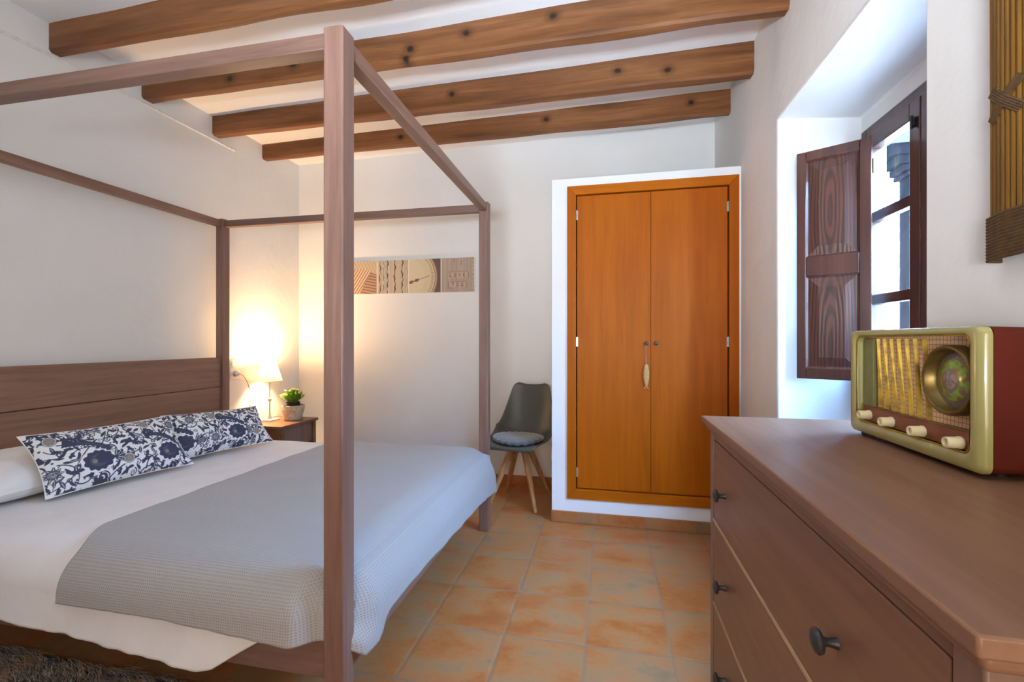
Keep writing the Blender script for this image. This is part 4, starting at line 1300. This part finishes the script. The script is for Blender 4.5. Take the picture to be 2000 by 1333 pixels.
# round dial: brass ring and painted glass disc
DY, DZ, DR = 0.982, 1.122, 0.066
bm = bmesh.new()
Mx = Matrix.Translation((RX + .0265, DY, DZ)) @ Matrix.Rotation(R(-90), 4, 'Y')
lathe(bm, [(DR, -0.001), (DR, 0.018), (DR - .002, 0.0225), (DR - .005, 0.0235), (DR - .008, 0.021), (DR - .011, 0.008), (DR - .015, 0.003), (0.01, 0.002)], 56, Mx, cap=False)
obj('dial_ring', LR(bm), M['brass_dark'], radio)
def dial_disc():
    bm = bmesh.new()
    nr, na = 34, 120
    r0 = DR - .0145
    cols = []; rings = []
    for i in range(nr + 1):
        r = r0 * i / nr
        ring = []
        for k in range(na):
            a = 2 * PI * k / na
            ring.append(bm.verts.new((-(0.004 + 0.012 * (1 - (i / nr) ** 2)), max(r, 1e-4) * math.cos(a), max(r, 1e-4) * math.sin(a))))
            rr = i / nr
            if rr < 0.30: c = C(142, 112, 104) if nz(math.cos(a) * 2, math.sin(a) * 2, rr * 9) > 0 else C(104, 92, 80)
            elif rr < 0.42: c = C(104, 92, 66)
            elif rr < 0.74:
                q_ = nz(math.cos(a) * 3, math.sin(a) * 3, rr * 6); c = C(112, 148, 34) if q_ > -0.05 else (C(136, 78, 48) if q_ < -0.25 else C(104, 104, 52))
            elif rr < 0.80: c = C(120, 88, 60)
            else: c = C(104, 100, 96) if (k // 2) % 2 else C(124, 112, 104)
            q = 1 + 0.25 * nz(a * 3, rr * 8, 2)
            cols.append([min(1, x * q) for x in c] + [1])
        rings.append(ring)
    for A, B in zip(rings, rings[1:]):
        for k in range(na): bm.faces.new((A[k], A[(k + 1) % na], B[(k + 1) % na], B[k]))
    me = bpy.data.meshes.new('dial_face'); bm.to_mesh(me); bm.free(); me.materials.append(M['dial'])
    for p in me.polygons: p.use_smooth = True
    at = me.color_attributes.new('pattern', 'FLOAT_COLOR', 'POINT'); at.data.foreach_set('color', np.array(cols).ravel())
    o = bpy.data.objects.new('dial_face', me); COL.objects.link(o); o.parent = radio
    o.location = Vector((RX + .0262, DY, DZ)) - Vector((RX + 0.08, 1.08, CHT))
k_ = M['dial'].node_tree.nodes['Principled BSDF']; k_.inputs['Coat Weight'].default_value = 0.8; k_.inputs['Coat Roughness'].default_value = 0.08
dial_disc()
for y in (RY0 + .05, RY1 - .05):
    for x in ((RX + .020 if y > 1.1 else RX + .060), 0.735):
        bm = bmesh.new(); lathe(bm, [(0.014, 0.960), (0.015, 0.972), (0.015, RZ0 + .004)], 20, Matrix.Translation((x, y, 0)))
        obj('foot', LR(bm), M['black_metal'], radio)

# ------------------------------------------------------------------ wall mirror framed in cane
mir = tag(empty('cane_framed_mirror', (XR, 0.72, 1.36)), 'mirror in a bound cane frame hanging on the right wall above the radio', 'mirror')
def LM(bm):
    for v in bm.verts: v.co -= Vector((XR, 0.72, 1.36))
    return bm
cane = wood('cane', C(66, 42, 8), C(104, 70, 16), C(136, 94, 30), 'Z', 1.0, 0.35, contrast=0.7, streak=40)
cane_y = wood('cane_across', C(66, 42, 8), C(104, 70, 16), C(136, 94, 30), 'Y', 1.0, 0.35, contrast=0.7, streak=40)
bind = simple('cane_binding', C(84, 58, 24), 0.6, nscale=60, amount=0.2)
MY1, MY0, MZ0, MZ1 = 1.106, 0.34, 1.362, 2.30
for y0, y1, nm in ((MY1 - 0.085, MY1, 'frame_side'), (MY0, MY0 + 0.085, 'frame_side')):
    bm = bmesh.new()
    for i in range(8):
        y = y0 + 0.0055 + i * 0.0106
        tube(bm, [(XR - 0.020 - 0.006 * math.sin(PI * (i + .5) / 8), y, MZ0 + 0.01), (XR - 0.022 - 0.006 * math.sin(PI * (i + .5) / 8), y, MZ1 - 0.01)], 0.0056, 10)
    obj(nm, LM(bm), cane, mir)
for z0 in (MZ0, MZ1 - 0.085):
    bm = bmesh.new()
    for i in range(6):
        z = z0 + 0.007 + i * 0.0142
        tube(bm, [(XR - 0.018, MY0 + 0.088, z), (XR - 0.018, MY1 - 0.088, z)], 0.0076, 10)
    obj('frame_bar', LM(bm), cane_y, mir)
def wrap(yc, zc, w, a, n=7):
    bm = bmesh.new()
    for i in range(n):
        o_ = (i - (n - 1) / 2) * 0.0042
        dy, dz = math.cos(a), math.sin(a)
        pts = [(XR - 0.0275 - 0.005 * math.sin(PI * t), yc + (t - .5) * w * dy - o_ * dz, zc + (t - .5) * w * dz + o_ * dy) for t in np.linspace(0, 1, 9)]
        tube(bm, pts, 0.0026, 6)
    return bm
for y in (MY1 - 0.0425, MY0 + 0.0425):
    for z in (1.672, 2.03):
        obj('crossed_binding', LM(wrap(y, z, 0.092, 0.75, 5)), bind, mir)
        obj('crossed_binding', LM(wrap(y, z, 0.092, -0.75, 5)), bind, mir)
    for z, s in ((MZ0 + 0.0425, 1), (MZ1 - 0.0425, 1)):
        bm = bmesh.new()
        for i in range(14):
            zz = z - 0.043 + i * 0.0066
            tube(bm, [(XR - 0.004, y - 0.045, zz + .004), (XR - 0.030, y - 0.044, zz + .003), (XR - 0.037, y, zz), (XR - 0.028, y + 0.043, zz - .002), (XR - 0.004, y + 0.044, zz - .003)], 0.0038, 6)
        obj('corner_binding', LM(bm), bind, mir)
mg = N('mirror_glass'); mg.set((0.85, 0.90, 0.82), 0.03, 1.0)
obj('mirror_glass', LM(nbox(XR - 0.012, XR - 0.006, MY0 + 0.07, MY1 - 0.07, MZ0 + 0.07, MZ1 - 0.07)), mg.m, mir)

# ------------------------------------------------------------------ cable conduit on the left wall
cd = tag(empty('cable_conduit', (XL, 1.7, 2.66)), 'thin white painted cable running along the top of the left wall', 'cable')
bm = bmesh.new(); tube(bm, [(0.004, -0.9, -0.02), (0.004, -0.2, -0.004), (0.004, 0.2, 0.006), (0.004, 0.62, 0.0), (0.004, 1.2, -0.004)], 0.007, 8)
obj('cable', bm, M['conduit'], cd)
bm = bmesh.new(); tube(bm, [(0.004, 0.34, 0.0), (0.004, 0.34, 0.16)], 0.003, 8)
obj('branch', bm, M['conduit'], cd)

# ------------------------------------------------------------------ shaggy rug
rug = tag(empty('shaggy_rug', (-1.75, 0.85, 0)), 'dark grey and brown shaggy rug on the tiles at the near side of the bed', 'rug')
obj('rug_backing', nbox(-0.62, 0.60, -0.55, 0.42, 0.0, 0.012), M['dark_metal'], rug, bevel=0.004)
fur = N('rug_fur')
at_ = fur.n('ShaderNodeAttribute', attribute_name='strand')
fur.set(at_.outputs['Color'], 0.8, sheen=0.2)
def pile():
    rnd = random.Random(9)
    verts, faces, cols = [], [], []
    pal = [C(84, 76, 74), C(176, 166, 160), C(236, 226, 214), C(140, 122, 110), C(244, 206, 164), C(204, 160, 120)]
    for i in range(26000):
        x = rnd.uniform(-0.62, 0.60); y = rnd.uniform(-0.55, 0.425)
        a = rnd.gauss(-0.30, 0.20) + 0.5 * nz(x * 4, y * 4, 3); ln = rnd.uniform(0.07, 0.11)
        tone = nz(x * 9, y * 22, 6)
        c = pal[min(5, max(0, int(rnd.gauss(2.3 + tone * 3.5, 1.3))))]
        dx, dy = math.cos(a), math.sin(a); w = 0.0017
        b = len(verts)
        z0 = 0.010
        for t in (0, .35, .7, 1.0):
            z = z0 + 0.017 * math.sin(t * PI * 0.75) * rnd.uniform(.8, 1.1)
            ww = w * (1 - 0.7 * t)
            px, py = x + dx * ln * t, y + dy * ln * t
            verts += [(px - dy * ww, py + dx * ww, z), (px + dy * ww, py - dx * ww, z + 0.0006)]
            cols += [list(c) + [1]] * 2
        for q in range(3): faces.append((b + 2 * q, b + 2 * q + 1, b + 2 * q + 3, b + 2 * q + 2))
    me = bpy.data.meshes.new('pile'); me.from_pydata(verts, [], faces); me.materials.append(fur.m)
    at = me.color_attributes.new('strand', 'FLOAT_COLOR', 'POINT'); at.data.foreach_set('color', np.array(cols).ravel())
    o = bpy.data.objects.new('pile', me); COL.objects.link(o); o.parent = rug; o['kind'] = 'stuff'
pile()
